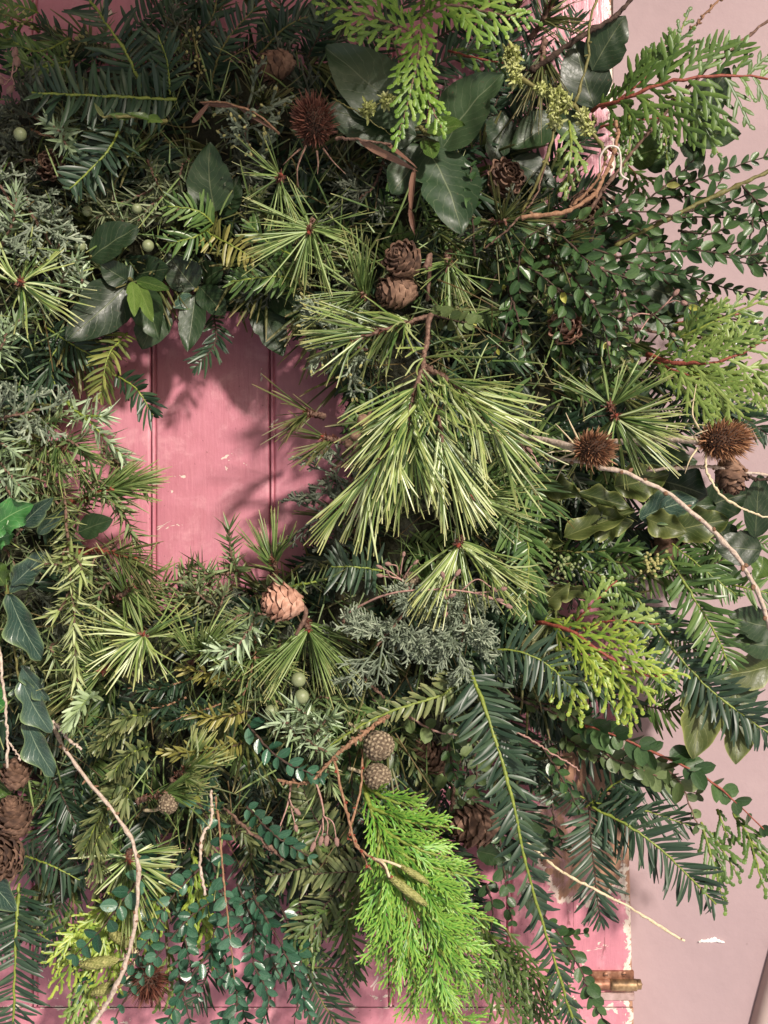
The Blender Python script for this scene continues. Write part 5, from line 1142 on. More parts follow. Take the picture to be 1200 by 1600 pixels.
spray('small shaded cypress tips left of the bright feathery spray', [[(545, 1400, 66), (500, 1440, 78), (480, 1500, 80)], [(560, 1400, 66), (540, 1450, 76), (545, 1510, 76)], [(580, 1360, 70), (560, 1400, 84), (530, 1450, 84)]], ln=40, W=5, gap=10, sgap=8, mat='ley_dark', ang=30, stem='stem_olive', name='cypress_spray', cat='cypress spray')
spray('bright lime cypress sprays under the lower left pine cluster', [[(210, 1390, 84), (170, 1430, 102), (128, 1480, 104)], [(180, 1400, 84), (140, 1460, 100), (90, 1540, 102)], [(220, 1420, 80), (180, 1480, 94), (150, 1570, 96)]], ln=62, W=5.4, gap=10, sgap=8, mat='thuja_lime', ang=34, third=True, stem='stem_green', name='cypress_spray', cat='cypress spray')
spray('pale cypress tips at the bottom edge by the dark seed head', [[(140, 1500, 82), (135, 1560, 94), (150, 1625, 94)], [(120, 1520, 78), (120, 1570, 88), (100, 1625, 88)], [(265, 1480, 70), (262, 1530, 78), (268, 1580, 78)]], ln=42, W=6, gap=10, sgap=8, mat='thuja_pale', ang=34, third=True, stem='stem_green', name='cypress_spray', cat='cypress spray')
spray('lime cypress showing between small blue-green leaves in the lower left', [[(300, 1330, 70), (310, 1400, 84), (322, 1470, 86)], [(250, 1360, 70), (240, 1420, 82), (230, 1470, 84)], [(330, 1380, 66), (318, 1430, 78), (330, 1500, 78)]], ln=46, W=5.2, gap=10, sgap=8, mat='thuja_lime', ang=30, third=True, stem='stem_green', name='cypress_spray', cat='cypress spray')
spray('olive cedar tips hanging on the wall at the lower right', [[(1095, 1285, 76), (1112, 1340, 86), (1130, 1408, 86)], [(1110, 1300, 76), (1130, 1330, 84), (1150, 1362, 84)]], ln=40, W=6.4, gap=11, sgap=10, mat='thuja', ang=34, stem='stem_green')
spray('dark green cedar tips at the right edge low on the wall', [[(1145, 1270, 76), (1170, 1310, 86), (1195, 1390, 86)], [(1160, 1300, 76), (1190, 1330, 84), (1220, 1350, 84)], [(1120, 1265, 70), (1130, 1290, 76), (1138, 1310, 76)]], ln=36, W=6.4, gap=12, sgap=10, mat='thuja', ang=36, stem='stem_green')
spray('thin dark cypress sprays in the lower left over the pink gap', [[(75, 1390, 52), (80, 1430, 60), (100, 1470, 60)], [(110, 1380, 50), (115, 1420, 56), (100, 1450, 56)]], ln=34, W=5, gap=10, sgap=8, mat='ley_dark', ang=34, stem='stem_olive', name='cypress_spray', cat='cypress spray')
spray('shaded cedar in the top left corner', [[(60, 50, 64), (30, 30, 80), (-10, 20, 82)], [(50, 80, 60), (20, 60, 74), (-20, 70, 74)]], ln=44, W=6, gap=12, sgap=10, mat='ley_dark', ang=38, stem='stem_olive')

# ---- broad leaves
broad('large broad-leaved sprig in the top middle with two small green leaves at its heart', [[(655, 200, 92), (672, 212, 112)]],
      [(655, 195, 100, 512, 68, 124, 112, 'laurel_grey'), (650, 212, 102, 508, 165, 118, 92), (690, 235, 100, 782, 112, 122, 102, 'laurel_grey'), (668, 232, 100, 722, 362, 118, 108, 'laurel_grey'),
       (664, 228, 98, 612, 300, 104, 80), (668, 205, 116, 724, 192, 132, 44, 'laurel_green'), (668, 216, 116, 676, 246, 132, 32, 'laurel_green')])
broad('broad dark leaves left of the hole top with a small bright green leaf between', [[(205, 438, 68), (202, 436, 90)]],
      [(205, 440, 78, 104, 530, 98, 84), (198, 438, 82, 158, 412, 96, 42), (208, 430, 70, 262, 420, 86, 54), (212, 445, 78, 246, 530, 82, 60), (206, 440, 92, 210, 494, 108, 24, 'laurel_green'), (214, 442, 92, 238, 502, 106, 26, 'laurel_green'), (214, 438, 90, 264, 452, 104, 22, 'laurel_green'), (250, 470, 62, 222, 545, 66, 62)])
broad('large single dark leaf standing above the leaf pair left of the hole top', [[(140, 405, 80), (142, 400, 92)]], [(140, 404, 90, 215, 352, 98, 66)], kind='laurel')
broad('cluster of dark leaves along the top rim of the hole', [[(308, 450, 52), (305, 455, 70)]],
      [(306, 452, 62, 262, 395, 74, 60), (305, 462, 62, 292, 547, 76, 46), (312, 448, 60, 350, 492, 74, 44), (300, 462, 60, 272, 480, 72, 30, 'blue_leaf'), (315, 445, 48, 420, 480, 62, 52), (318, 440, 50, 345, 420, 66, 50)])
broad('dark leaves with faint veins at the top right corner of the hole', [[(430, 465, 42), (420, 462, 56)]],
      [(400, 470, 54, 442, 555, 66, 56), (420, 455, 54, 488, 500, 66, 58), (450, 470, 48, 480, 440, 56, 48), (405, 468, 50, 340, 480, 58, 40)], mat='laurel')
broad('single pointed dark leaf left of the dim pine tuft in the upper left half', [[(338, 335, 70), (336, 325, 84)]], [(336, 330, 86, 328, 222, 102, 72), (345, 335, 76, 372, 275, 84, 46)], kind='ovate')
broad('dark laurel leaves behind the lichen twig at the top right over the door edge', [[(930, 190, 58), (925, 180, 70)]],
      [(925, 110, 72, 978, 24, 86, 68), (928, 168, 66, 900, 60, 78, 84), (930, 170, 62, 880, 130, 70, 60), (920, 200, 60, 860, 190, 66, 56)])
broad('dark laurel leaves at the right beneath the large red-stemmed cedar spray', [[(1040, 220, 60), (1060, 215, 74)]],
      [(1085, 190, 72, 1140, 105, 86, 58), (1070, 210, 70, 1158, 208, 84, 54), (985, 250, 70, 1040, 232, 84, 60, 'laurel_green'), (1010, 262, 66, 1060, 238, 76, 44), (1070, 220, 66, 1095, 262, 76, 40), (1075, 190, 60, 1110, 150, 72, 52)])
broad('dark broad leaf half hidden behind the small right-hand leaves', [[(1010, 440, 50), (1020, 450, 58)]], [(985, 440, 58, 1095, 480, 66, 76), (1000, 470, 52, 1060, 520, 58, 60)])
broad('two long brown-green leaves hanging at the lower right against the wall', [[(1085, 1050, 64), (1085, 1060, 76)]],
      [(1092, 1058, 88, 1084, 1186, 100, 72, 'laurel_wavy'), (1150, 1085, 86, 1152, 1194, 100, 64, 'laurel_wavy'), (1140, 1050, 60, 1168, 1120, 68, 70)])
broad('dark leaves at the right edge beside the bare larch twig', [[(1200, 985, 62), (1205, 990, 74)]],
      [(1210, 980, 72, 1140, 960, 82, 60), (1210, 1010, 72, 1148, 1000, 82, 54), (1205, 1040, 66, 1128, 1058, 76, 62, 'laurel_wavy')])
broad('veined dark leaves at the right edge below the small brown cone', [[(1180, 800, 60), (1190, 810, 72)]],
      [(1180, 840, 72, 1190, 740, 82, 52), (1190, 860, 70, 1118, 850, 78, 60), (1192, 870, 68, 1180, 905, 78, 40, 'laurel_green'), (1150, 860, 62, 1118, 815, 70, 50)])
broad('curled wavy leaves with pale edges in the shade below the smaller teasel', [[(880, 750, 70), (940, 790, 80)]],
      [(845, 755, 78, 905, 772, 92, 40), (905, 770, 84, 985, 788, 98, 36), (920, 810, 82, 985, 820, 98, 60, 'laurel_wavy', .6), (880, 840, 84, 990, 795, 98, 44, 'laurel_wavy', -.5), (1000, 810, 70, 1090, 780, 84, 52, 'blue_leaf'), (960, 760, 70, 1045, 740, 80, 60), (1010, 810, 76, 1070, 830, 90, 44), (1030, 750, 64, 1105, 775, 74, 76, 'laurel_grey'), (1050, 830, 66, 1140, 812, 76, 56), (850, 800, 70, 845, 760, 80, 42), (835, 830, 76, 880, 850, 90, 34, 'laurel_wavy', .8)], kind='wavy', mat='laurel_wavy', name='wavy_leaved_sprig', cat='leafy sprig')
broad('pale curled leaf with a lit edge left of the crimson-stemmed cedar', [[(845, 935, 76), (850, 935, 88)]], [(846, 948, 88, 890, 918, 104, 34, 'laurel_wavy', .5), (850, 920, 80, 930, 925, 92, 30, 'laurel_wavy', .9), (828, 970, 92, 842, 920, 104, 40, 'laurel_grey')], kind='wavy', name='wavy_leaved_sprig', cat='leafy sprig')
broad('blue-green lobed leaves trailing down the left edge', [[(10, 915, 92), (15, 950, 104), (20, 1000, 100), (35, 1090, 98)]],
      [(14, 928, 108, 64, 1032, 122, 52, 'blue_leaf', .25), (18, 915, 100, 72, 862, 114, 36, 'blue_leaf', .3), (16, 925, 96, 60, 880, 104, 32, 'blue_leaf'), (32, 1040, 104, 74, 1096, 118, 32, 'blue_leaf', .5), (34, 1062, 106, 78, 1145, 120, 44, 'blue_leaf', .2), (40, 1125, 106, 84, 1214, 118, 44, 'blue_leaf', .2), (8, 915, 90, -20, 880, 96, 50, 'laurel_green'), (30, 1060, 86, 38, 1110, 92, 34, 'blue_leaf')], kind='oak', name='lobed_leaf_sprig', cat='leafy sprig')
broad('shiny bright green holly leaf at the left edge', [[(-15, 815, 100), (-10, 812, 112)]], [(-18, 830, 114, 48, 790, 128, 52, 'holly', .2), (-20, 850, 104, 20, 835, 110, 30, 'holly', .5)], kind='holly', name='holly_sprig', cat='holly')
broad('round dark leaf in the shade at the lower left rim of the hole', [[(125, 830, 76), (128, 828, 84)]], [(122, 832, 88, 174, 812, 98, 42)], kind='laurel')
broad('thin leaves curled up among the juniper above the holly leaf', [[(60, 830, 74), (65, 825, 84)]], [(35, 820, 90, 82, 782, 104, 34, 'blue_leaf', .8), (60, 835, 86, 105, 790, 98, 22, 'blue_leaf', .9)], kind='ovate', name='leafy_sprig', cat='leafy sprig')
broad('broad green leaves cut by the left edge near the bottom cones', [[(-20, 1230, 86), (-15, 1240, 94)]], [(-30, 1210, 92, 16, 1240, 100, 60, 'laurel_green'), (-30, 1360, 92, 22, 1425, 104, 56, 'blue_leaf'), (-30, 1080, 88, 8, 1110, 94, 50, 'holly')])
broad('dark leaves deep in the shade below the brown cone in the lower middle', [[(760, 1340, 44), (770, 1330, 56)]], [(745, 1330, 56, 790, 1345, 64, 36), (800, 1290, 58, 860, 1330, 66, 44), (820, 1380, 52, 850, 1440, 60, 40)])
broad('dark leaf behind the larch twig at the right edge of the ring', [[(880, 170, 52), (870, 200, 60)]], [(870, 180, 60, 800, 230, 66, 62), (790, 180, 56, 770, 250, 64, 60), (800, 250, 58, 870, 290, 62, 56)])
broad('small green leaf pair lying on the horizontal yew sprig', [[(260, 190, 112), (210, 182, 126), (160, 182, 130)]], [(235, 186, 122, 200, 174, 130, 14, 'laurel_green'), (230, 186, 122, 254, 190, 126, 16, 'laurel_green'), (205, 184, 124, 170, 178, 132, 11, 'laurel_green'), (162, 183, 128, 147, 160, 134, 7, 'laurel_wavy')], kind='ovate', name='leafy_sprig', cat='leafy sprig')

# ---- small-leaved sprigs
smallleaf('upright small-leaved shoot above the two clay-brown cones, round paired leaves', [[(742, 400, 92), (738, 330, 108), (735, 258, 110)]], L=22, W=14, gap=21, mat='box', ang=68, odd=0)
smallleaf('short small-leaved shoot with a pale flower tip right of the clay-brown cones', [[(672, 492, 94), (715, 502, 114), (748, 504, 116)]], L=22, W=16, gap=15, mat='box_olive', odd=.12)
small_r = [
 ('small-leaved stem arching from the peeled twig toward the right wall', [[(820, 330, 74), (900, 345, 92), (985, 330, 100), (1075, 340, 100)]], .02, 'box'),
 ('small-leaved stem rising over the wall under the broad leaves', [[(930, 370, 70), (985, 330, 86), (1040, 290, 90), (1085, 250, 90)]], .04, 'box'),
 ('dark small-leaved stem crossing the wall toward the right edge', [[(960, 380, 60), (1040, 340, 72), (1120, 320, 74), (1205, 290, 74)]], .02, 'box'),
 ('small-leaved stem with yellow leaves running to the right edge', [[(900, 420, 78), (980, 400, 96), (1080, 392, 104), (1160, 400, 104), (1210, 390, 104)]], .05, 'box'),
 ('small-leaved stem hanging over the lower right of the leafy mass', [[(850, 400, 84), (900, 440, 104), (940, 500, 112), (955, 575, 110)]], .02, 'box'),
 ('small-leaved stem pointing right just above the pale cedar', [[(880, 430, 80), (960, 450, 100), (1030, 500, 108), (1062, 545, 106)]], .03, 'box'),
 ('small-leaved stem with yellowing leaves left of the leafy mass', [[(770, 400, 78), (830, 420, 96), (880, 470, 100), (870, 540, 98)]], .06, 'box'),
 ('small-leaved stem hanging beside the right end of the big pine bough', [[(790, 440, 78), (810, 500, 94), (820, 560, 94)]], .04, 'box'),
 ('dark small-leaved stem just right of the upright shoot', [[(760, 460, 70), (780, 420, 84), (800, 370, 84)]], .02, 'box'),
 ('small-leaved stem hanging from the right edge top over the wall', [[(1160, 290, 78), (1190, 330, 88), (1205, 400, 88)]], .0, 'box'),
 ('thin-leaved stem at the right edge with drooping pairs', [[(1060, 380, 64), (1130, 400, 76), (1210, 425, 76)]], .0, 'box'),
 ('small-leaved stem in the middle of the leafy mass with yellow tips', [[(840, 380, 82), (930, 390, 104), (1010, 420, 112), (1060, 430, 110)]], .07, 'box'),
 ('small-leaved stem in the front of the leafy mass pointing down right', [[(860, 350, 86), (910, 400, 110), (960, 440, 116), (1000, 520, 116)]], .02, 'box'),
 ('shaded small-leaved stem at the back of the leafy mass', [[(800, 400, 60), (900, 470, 74), (990, 560, 78)]], .05, 'box'),
 ('small-leaved stem over the wall between cedar and yellow leaves', [[(1020, 420, 60), (1070, 470, 72), (1080, 500, 72)], [(1060, 360, 66), (1110, 365, 76), (1150, 345, 76)]], .03, 'box'),
 ('wiry small-leaved stem at the right edge behind the pale cedar', [[(1090, 480, 56), (1150, 500, 64), (1215, 510, 64)]], .0, 'box'),
 ('small-leaved stem lying left over the dark gap of the upper right', [[(900, 330, 76), (840, 360, 92), (800, 390, 96)]], .04, 'box')]
for q, (lb, pp, od, mt) in enumerate(small_r):
    for a_, b_, s_ in ((0, 1, 1) if q % 2 else (1, 2, -1),):
        (x0, y0, d0), (x1, y1, d1) = pp[0][a_], pp[0][b_]; dx, dy = x1 - x0, y1 - y0; mx_, my_, md_ = (x0 + x1) / 2, (y0 + y1) / 2, (d0 + d1) / 2
        pp = pp + [[(mx_, my_, md_), (mx_ + dx * .5 - s_ * dy * .35, my_ + dy * .5 + s_ * dx * .35 + 10, md_ + 4), (mx_ + dx * .8 - s_ * dy * .8, my_ + dy * .8 + s_ * dx * .8 + 28, md_ - 2)]]
    smallleaf(lb, pp, L=27, W=15, gap=20, mat=mt, odd=od, buds=9 if q in (4, 5, 12) else 0, group='small-leaved stems in the leafy mass at the upper right')
smallleaf('teal small-leaved shoot crossing under the berried juniper tuft', [[(385, 1130, 104), (430, 1180, 122), (478, 1205, 126), (500, 1215, 124)]], L=24, W=15, gap=16, mat='box_teal', ang=62)
smallleaf('teal small-leaved shoot below the coral-like twig', [[(385, 1260, 96), (430, 1305, 116), (482, 1338, 118)]], L=25, W=15, gap=16, mat='box_teal', ang=62)
smallleaf('large-leaved trailing shoot slanting down left across the knobbly hanging twig', [[(238, 1355, 108), (200, 1395, 130), (160, 1450, 136), (118, 1492, 132)]], L=28, W=20, gap=24, mat='box_teal', ang=65)
smallleaf('trailing shoot of small leaves parallel to it on the right', [[(320, 1350, 96), (270, 1400, 116), (230, 1470, 122), (180, 1540, 120)]], L=22, W=16, gap=19, mat='box_teal')
smallleaf('trailing shoot of small leaves crossing the lime cypress', [[(350, 1400, 96), (300, 1430, 116), (240, 1500, 124), (190, 1570, 120)]], L=20, W=15, gap=18, mat='box_teal')
smallleaf('trailing shoot ending at the bottom edge near the dark seed head', [[(370, 1450, 92), (310, 1510, 108), (270, 1580, 110), (250, 1620, 108)]], L=22, W=14, gap=17, mat='box_teal')
smallleaf('straight reddish-stemmed shoot hanging beside the short pale twig', [[(338, 1245, 96), (346, 1330, 114), (355, 1430, 120), (366, 1530, 118)]], L=26, W=19, gap=28, mat='box_teal', stem='bark_orange', ang=70)
smallleaf('dense small-leaved shoot hanging over the dark yew at the bottom', [[(395, 1400, 92), (430, 1460, 112), (465, 1530, 118), (490, 1612, 116)]], L=25, W=13, gap=15, mat='box_teal')
smallleaf('small-leaved shoot left of the dense one at the bottom', [[(400, 1440, 88), (395, 1500, 104), (420, 1560, 108), (400, 1620, 106)]], L=22, W=14, gap=15, mat='box_teal')
smallleaf('small-leaved shoot curving left at the bottom edge', [[(440, 1500, 72), (390, 1550, 86), (340, 1600, 88), (310, 1630, 88)]], L=22, W=14, gap=16, mat='box_teal')
smallleaf('small-leaved shoot with broad pairs right above the bottom seed head', [[(400, 1400, 82), (350, 1430, 98), (330, 1480, 104), (345, 1530, 104)]], L=22, W=17, gap=17, mat='box_teal')
smallleaf('pair of small leaves and a yellow leaf beside the round seed cone at lower left', [[(330, 1290, 88), (310, 1255, 102), (285, 1245, 104)]], L=24, W=15, gap=18, mat='box_teal', odd=.2)
smallleaf('grey-green round-leaved shoot with a pink stem in the shade below the olive yew', [[(635, 1118, 76), (680, 1142, 92), (720, 1150, 94), (760, 1160, 92)]], L=26, W=21, gap=24, mat='box_olive', kind='round', stem='pink_stalk')
smallleaf('small-leaved stem hanging left of the lime-stemmed yew', [[(700, 1130, 74), (705, 1190, 90), (720, 1230, 92)]], L=22, W=13, gap=17, mat='box')
smallleaf('dark small leaves deep between the seed cones and the trailing yew', [[(680, 1180, 56), (710, 1240, 68), (730, 1280, 70)], [(740, 1160, 56), (745, 1210, 66), (735, 1250, 68)], [(640, 1140, 60), (625, 1170, 74), (600, 1190, 76)], [(560, 1070, 56), (590, 1100, 66), (640, 1150, 66)]], L=24, W=18, gap=20, mat='box_olive', kind='round')
smallleaf('small round-leaved branch arching right over the wall in the lower right', [[(870, 1120, 66), (950, 1145, 86), (1040, 1185, 92), (1110, 1220, 92), (1210, 1310, 90)]], L=33, W=24, gap=19, mat='box', kind='round', stem='bark_red', sr=.0011)
smallleaf('second round-leaved branch behind it with olive leaves', [[(880, 1130, 58), (950, 1180, 74), (1020, 1210, 80), (1090, 1240, 80)], [(1020, 1190, 74), (1060, 1220, 84), (1090, 1290, 84)]], L=29, W=21, gap=18, mat='box_olive', kind='round', stem='bark')
smallleaf('round-leaved branch starting in the shade under the lime cedar', [[(820, 1090, 60), (880, 1110, 76), (930, 1150, 80)], [(880, 1150, 60), (910, 1170, 72), (960, 1190, 74)]], L=24, W=17, gap=18, mat='box_olive', kind='round')
smallleaf('thin small-leaved shoot hanging over the pink door left of the dark yew cluster', [[(850, 1170, 62), (880, 1220, 76), (905, 1265, 78)], [(860, 1220, 60), (868, 1290, 70), (885, 1330, 72)]], L=20, W=12, gap=17, mat='box')
smallleaf('dark small-leaved shoot trailing along the lime-stemmed yew to the bottom edge', [[(850, 1430, 70), (900, 1500, 86), (925, 1560, 88), (960, 1625, 86)]], L=22, W=17, gap=18, mat='box', kind='round', stem='bark_dark')
smallleaf('short dark small-leaved shoot on the pink door above the hinge', [[(855, 1440, 56), (880, 1460, 64), (912, 1458, 64)], [(870, 1480, 56), (890, 1500, 62), (900, 1520, 62)]], L=20, W=13, gap=14, mat='box', kind='round')
smallleaf('small dark leaves between the feathery cypress and the trailing yew', [[(780, 1300, 52), (790, 1380, 62), (800, 1440, 62)], [(760, 1380, 52), (770, 1420, 60), (765, 1460, 60)]], L=24, W=18, gap=20, mat='box', kind='round')
smallleaf('small leaves at the shaded left of the bright feathery cypress', [[(540, 1140, 72), (548, 1200, 84), (552, 1260, 86)]], L=24, W=13, gap=18, mat='box')

# ---- cones, teasels, berries
cone('upper of the two clay-brown larch cones above the big pine bough', 634, 411, 108, 46, 47, (-.45, -.75, .35), stalk=((664, 420, 112), (672, 400, 108), (668, 470, 96)), rows=50, open_=.2)
cone('lower of the two clay-brown larch cones, lying on its side', 622, 455, 102, 58, 45, (-1, -.35, -.12), rows=56, open_=.2)
cone('small tan larch cone glowing at the lower rim of the hole', 443, 942, 126, 62, 44, (-1, -.35, .12), mat='cone_warm', stalk=((470, 942, 120), (478, 960, 118), (462, 992, 116)), rows=50)
cone('slim brown larch cone under the larger teasel at the right', 1141, 742, 92, 56, 40, (.12, -.3, -1), rows=50, open_=.22)
cone('upper brown cone of the pair at the left edge near the bottom', 21, 1278, 104, 70, 42, (-.05, -.35, 1), rows=56, open_=.4)
cone('round open cone below it at the left edge', 10, 1336, 102, 44, 50, (-.35, -.9, .1), rows=46, open_=.6)
cone('half cone above the left-edge pair, only its brown base showing', 24, 1212, 104, 44, 36, (0, -.2, 1), rows=30)
cone('pale-scaled brown cone in the shade right of the feathery cypress', 742, 1290, 88, 78, 50, (-1, -.3, .1), rows=50, open_=.35)
cone('slim dark larch cone near the top edge left of the dark teasel', 430, 102, 84, 62, 40, (-.9, -.25, -.35), rows=50, open_=.2)
cone('small shaded cone right of the dark lower leaf in the upper half', 786, 284, 68, 50, 44, (.3, -.8, .3), rows=40)
cone('small shaded cone below the peeled twig', 914, 322, 62, 46, 42, (.2, -.7, -.5), rows=40)
cone('slim shaded cone behind the bare larch twig at the right', 1042, 852, 56, 56, 40, (.2, -.2, 1), rows=40, open_=.2)
cone('elongated dark cone in the gap left of the lime-stemmed yew', 668, 1180, 62, 74, 34, (-.6, -.3, .7), rows=50, mat='cone', open_=.45)
cone('small dark cone hidden above the left juniper berries', 80, 262, 84, 34, 34, (0, -1, .1), rows=30)
cone('tan cone in shade under the small-leaved mass', 885, 515, 70, 44, 40, (-.3, -.8, .3), rows=34, mat='cone_warm')
teasel('dark red-brown teasel head in the upper middle', 490, 190, 118, 34, 40, (-.1, -.75, .6), n=620, sp=12, bracts=[[(478, 228, 116), (465, 262, 122), (466, 294, 120)], [(505, 232, 116), (520, 252, 122), (540, 272, 120)], [(470, 232, 114), (455, 245, 118), (442, 258, 118)], [(495, 236, 116), (497, 255, 118), (496, 272, 118)]])
teasel('smaller brown teasel head left of the bare larch twig', 928, 702, 132, 30, 34, (.75, -.55, .05), mat='teasel_warm', n=480, sp=11, bracts=[[(900, 705, 102), (870, 705, 108), (842, 712, 106)], [(898, 696, 102), (885, 680, 110), (868, 662, 110)], [(900, 714, 102), (880, 730, 108), (868, 752, 106)], [(905, 690, 102), (893, 665, 110), (884, 645, 108)], [(897, 708, 104), (880, 714, 112), (868, 722, 112)]], stalk=[(905, 702, 124), (860, 690, 104), (800, 680, 74)])
teasel('larger brown teasel head near the right edge', 1132, 688, 112, 34, 44, (.95, -.3, .05), mat='teasel_warm', n=640, sp=12, bracts=[[(1090, 700, 110), (1078, 718, 116), (1070, 740, 114)], [(1092, 670, 110), (1082, 645, 118), (1088, 600, 112)], [(1090, 690, 112), (1085, 680, 124), (1106, 672, 128)]], stalk=[(1092, 688, 106), (1050, 686, 98), (1000, 690, 80), (940, 690, 60)])
teasel('dark spiky seed head near the bottom edge in the lower left', 232, 1532, 84, 26, 30, (.2, -.6, -.6), n=360, sp=16)
seedball('upper round netted seed cone above the feathery cypress', 592, 1165, 112, 22, (1, -.4, .3), [(575, 1160, 104), (560, 1140, 96), (545, 1130, 90)])
seedball('lower round netted seed cone touching the feathery cypress', 590, 1213, 112, 19.5, (1, -.5, .1), [(576, 1212, 108), (560, 1205, 106), (545, 1200, 100)])
seedball('round netted seed cone at lower left beside the pine cluster', 263, 1256, 108, 15, (.7, -.6, .4), [(252, 1262, 100), (240, 1266, 94), (225, 1266, 88)])
seedball('shaded round seed cone behind the pink-stalked dried flowers', 642, 910, 76, 16, (.2, -.7, .4), [(642, 920, 70), (650, 940, 60), (660, 950, 50)])
t = thing('acorn_cluster', 'cluster of round red-brown buds peeping from behind the big pine bough', 'buds', P(560, 700, 74))
g = Geo(); p, *_ = path([(580, 640, 70), (562, 680, 78), (550, 712, 76)], 12); tube(g, p, .0012, 6, .2); part('stem', g, M['bark'], t)
for x, y, r_ in ((568, 657, 22), (555, 680, 20), (545, 694, 16), (560, 706, 16), (574, 690, 15)):
    inst('bud', ball_mesh('cone', 'berry'), t, P(x, y + r_ / 2, 88), (0, -.3, 1), (0, -1, 0), r_ * U(88), r_ * U(88))

# ---- dried leaves, wire, lichen, twigs, stalks
broad('brown dried curled leaf hanging beside the dark teasel', [[(525, 216, 122), (560, 218, 132), (610, 226, 138)]], [(560, 218, 130, 652, 268, 140, 13, 'dried', 1.0), (648, 262, 138, 638, 345, 144, 13, 'dried', .9), (640, 325, 142, 648, 368, 144, 10, 'dried', .7), (600, 222, 136, 652, 262, 142, 12, 'dried', -.8)], kind='ovate', stem='bark', name='dried_leaf', cat='dried leaf', sr=.0011)
broad('brown dried leaf blade arching left of the dark teasel head', [[(436, 208, 106), (400, 178, 118), (350, 160, 118), (312, 160, 114)]], [(300, 192, 108, 330, 158, 116, 8, 'dried', .8), (315, 162, 112, 385, 168, 120, 7, 'dried', .9), (370, 166, 118, 436, 208, 112, 6, 'dried', .9)], kind='ovate', stem='bark_orange', name='dried_leaf', cat='dried leaf', sr=.0008)
t = thing('looped_tendril', 'pale looped tendril hooked over the peeled twig at upper right', 'tendril', P(938, 268, 126))
g = Geo(); p, *_ = path([(938, 270, 124), (938, 245, 130), (950, 229, 132), (966, 232, 132), (970, 252, 130), (970, 272, 128), (982, 281, 126)], 40); tube(g, p, .0007, 6, .05); part('strand', g, M['wire'], t)
tw = twig('lichen-spotted twig curving down at upper right into a peeled orange end', [[(798, 70, 92), (803, 112, 104), (850, 142, 112), (897, 163, 118), (915, 195, 122), (938, 225, 124), (946, 250, 124)], [(940, -20, 96), (922, 40, 108), (920, 90, 114), (905, 140, 118), (897, 163, 118)], [(868, 150, 114), (866, 200, 120), (845, 270, 118), (815, 330, 108)]], r0=4.6, r1=4.2, mat='stem_olive', knobs=8, ksize=8)
lichen(tw, [(799, 84, 106, 22), (802, 105, 108, 22), (806, 122, 108, 18), (868, 148, 122, 26), (884, 157, 122, 24), (867, 172, 122, 20), (868, 190, 122, 16), (913, 186, 126, 20), (918, 200, 126, 18), (846, 140, 116, 14)])
lt = twig('tiny lichen-covered twig crossing the lower of the top broad leaves', [[(520, 155, 122), (560, 178, 130), (610, 210, 128)], [(566, 178, 130), (590, 162, 132), (620, 152, 130)]], r0=1.6, r1=1, mat='stem_olive', name='lichen_twig')
lichen(lt, [(574, 172, 132, 20), (606, 158, 132, 17)])
twig('peeled orange twig end at upper right curving down to the left', [[(962, 190, 112), (962, 225, 124), (948, 265, 128), (925, 305, 130), (880, 333, 132), (816, 341, 130)], [(946, 255, 124), (930, 285, 124), (895, 320, 120)]], r0=4.2, r1=4.6, mat='bark_orange', knobs=10, ksize=9)
twig('dark branch slanting up to the top edge at the upper right', [[(830, 110, 72), (890, 68, 84), (950, 30, 88), (1000, -15, 88)]], r0=7, r1=4.5, mat='bark_dark', knobs=9, ksize=8)
twig('long larch twig running to the upper right corner over the wall', [[(905, 350, 88), (985, 240, 106), (1080, 130, 118), (1140, 80, 120), (1215, 20, 118)]], r0=3.8, r1=3, mat='bark', knobs=16, ksize=9)
twig('orange-brown twig tip near the top right edge', [[(1078, 48, 110), (1095, 25, 116), (1130, -10, 116)]], r0=2.8, r1=2.5, mat='bark_orange', knobs=6, ksize=8)
twig('thin reddish twig slanting below the lichen twig', [[(758, 388, 92), (800, 350, 104), (838, 300, 108), (858, 230, 106)]], r0=2.2, r1=1.8, mat='bark', knobs=5, ksize=6)
twig('knobbly pale larch twig curving down past the right edge', [[(850, 718, 94), (905, 722, 112), (960, 735, 122), (1030, 762, 130), (1095, 812, 134), (1150, 870, 132), (1185, 930, 128), (1205, 990, 124)]], r0=4.6, r1=5, mat='bark_pale', knobs=16, ksize=12, kmat='bark_orange')
twig('straight pale larch twig under the larger teasel at the right edge', [[(1010, 735, 82), (1080, 728, 94), (1140, 732, 100), (1215, 745, 100)]], r0=3.6, r1=3.4, mat='bark_pale', knobs=10, ksize=10, kmat='bark_orange')
twig('greenish curling stalk below the larger teasel', [[(1102, 700, 106), (1105, 740, 116), (1130, 775, 120), (1170, 800, 118), (1215, 812, 114)]], r0=3, r1=2, mat='straw')
twig('dark red-brown twig at the right edge beside the slim cone', [[(1150, 735, 84), (1180, 745, 90), (1215, 750, 90)]], r0=4, r1=3, mat='bark_dark', knobs=4)
twig('straw-coloured straight twig over the door edge and wall at lower right', [[(822, 1312, 92), (880, 1362, 106), (970, 1408, 112), (1069, 1470, 112)]], r0=2.9, r1=2.6, mat='straw', knobs=9, ksize=4.5, kmat='bark_orange', wob=.08)
twig('knobbly larch twig hanging from the lower left middle to the bottom edge', [[(72, 1118, 96), (120, 1195, 116), (180, 1275, 132), (211, 1340, 138), (210, 1430, 138), (188, 1520, 132), (140, 1610, 124)]], r0=3.6, r1=4.6, mat='bark_pale', knobs=18, ksize=10, kmat='bark_orange')
twig('short pale stub of twig at the left above the knobbly hanging one', [[(78, 1126, 112), (100, 1148, 120), (128, 1171, 122)]], r0=3.2, r1=3, mat='bark_pale')
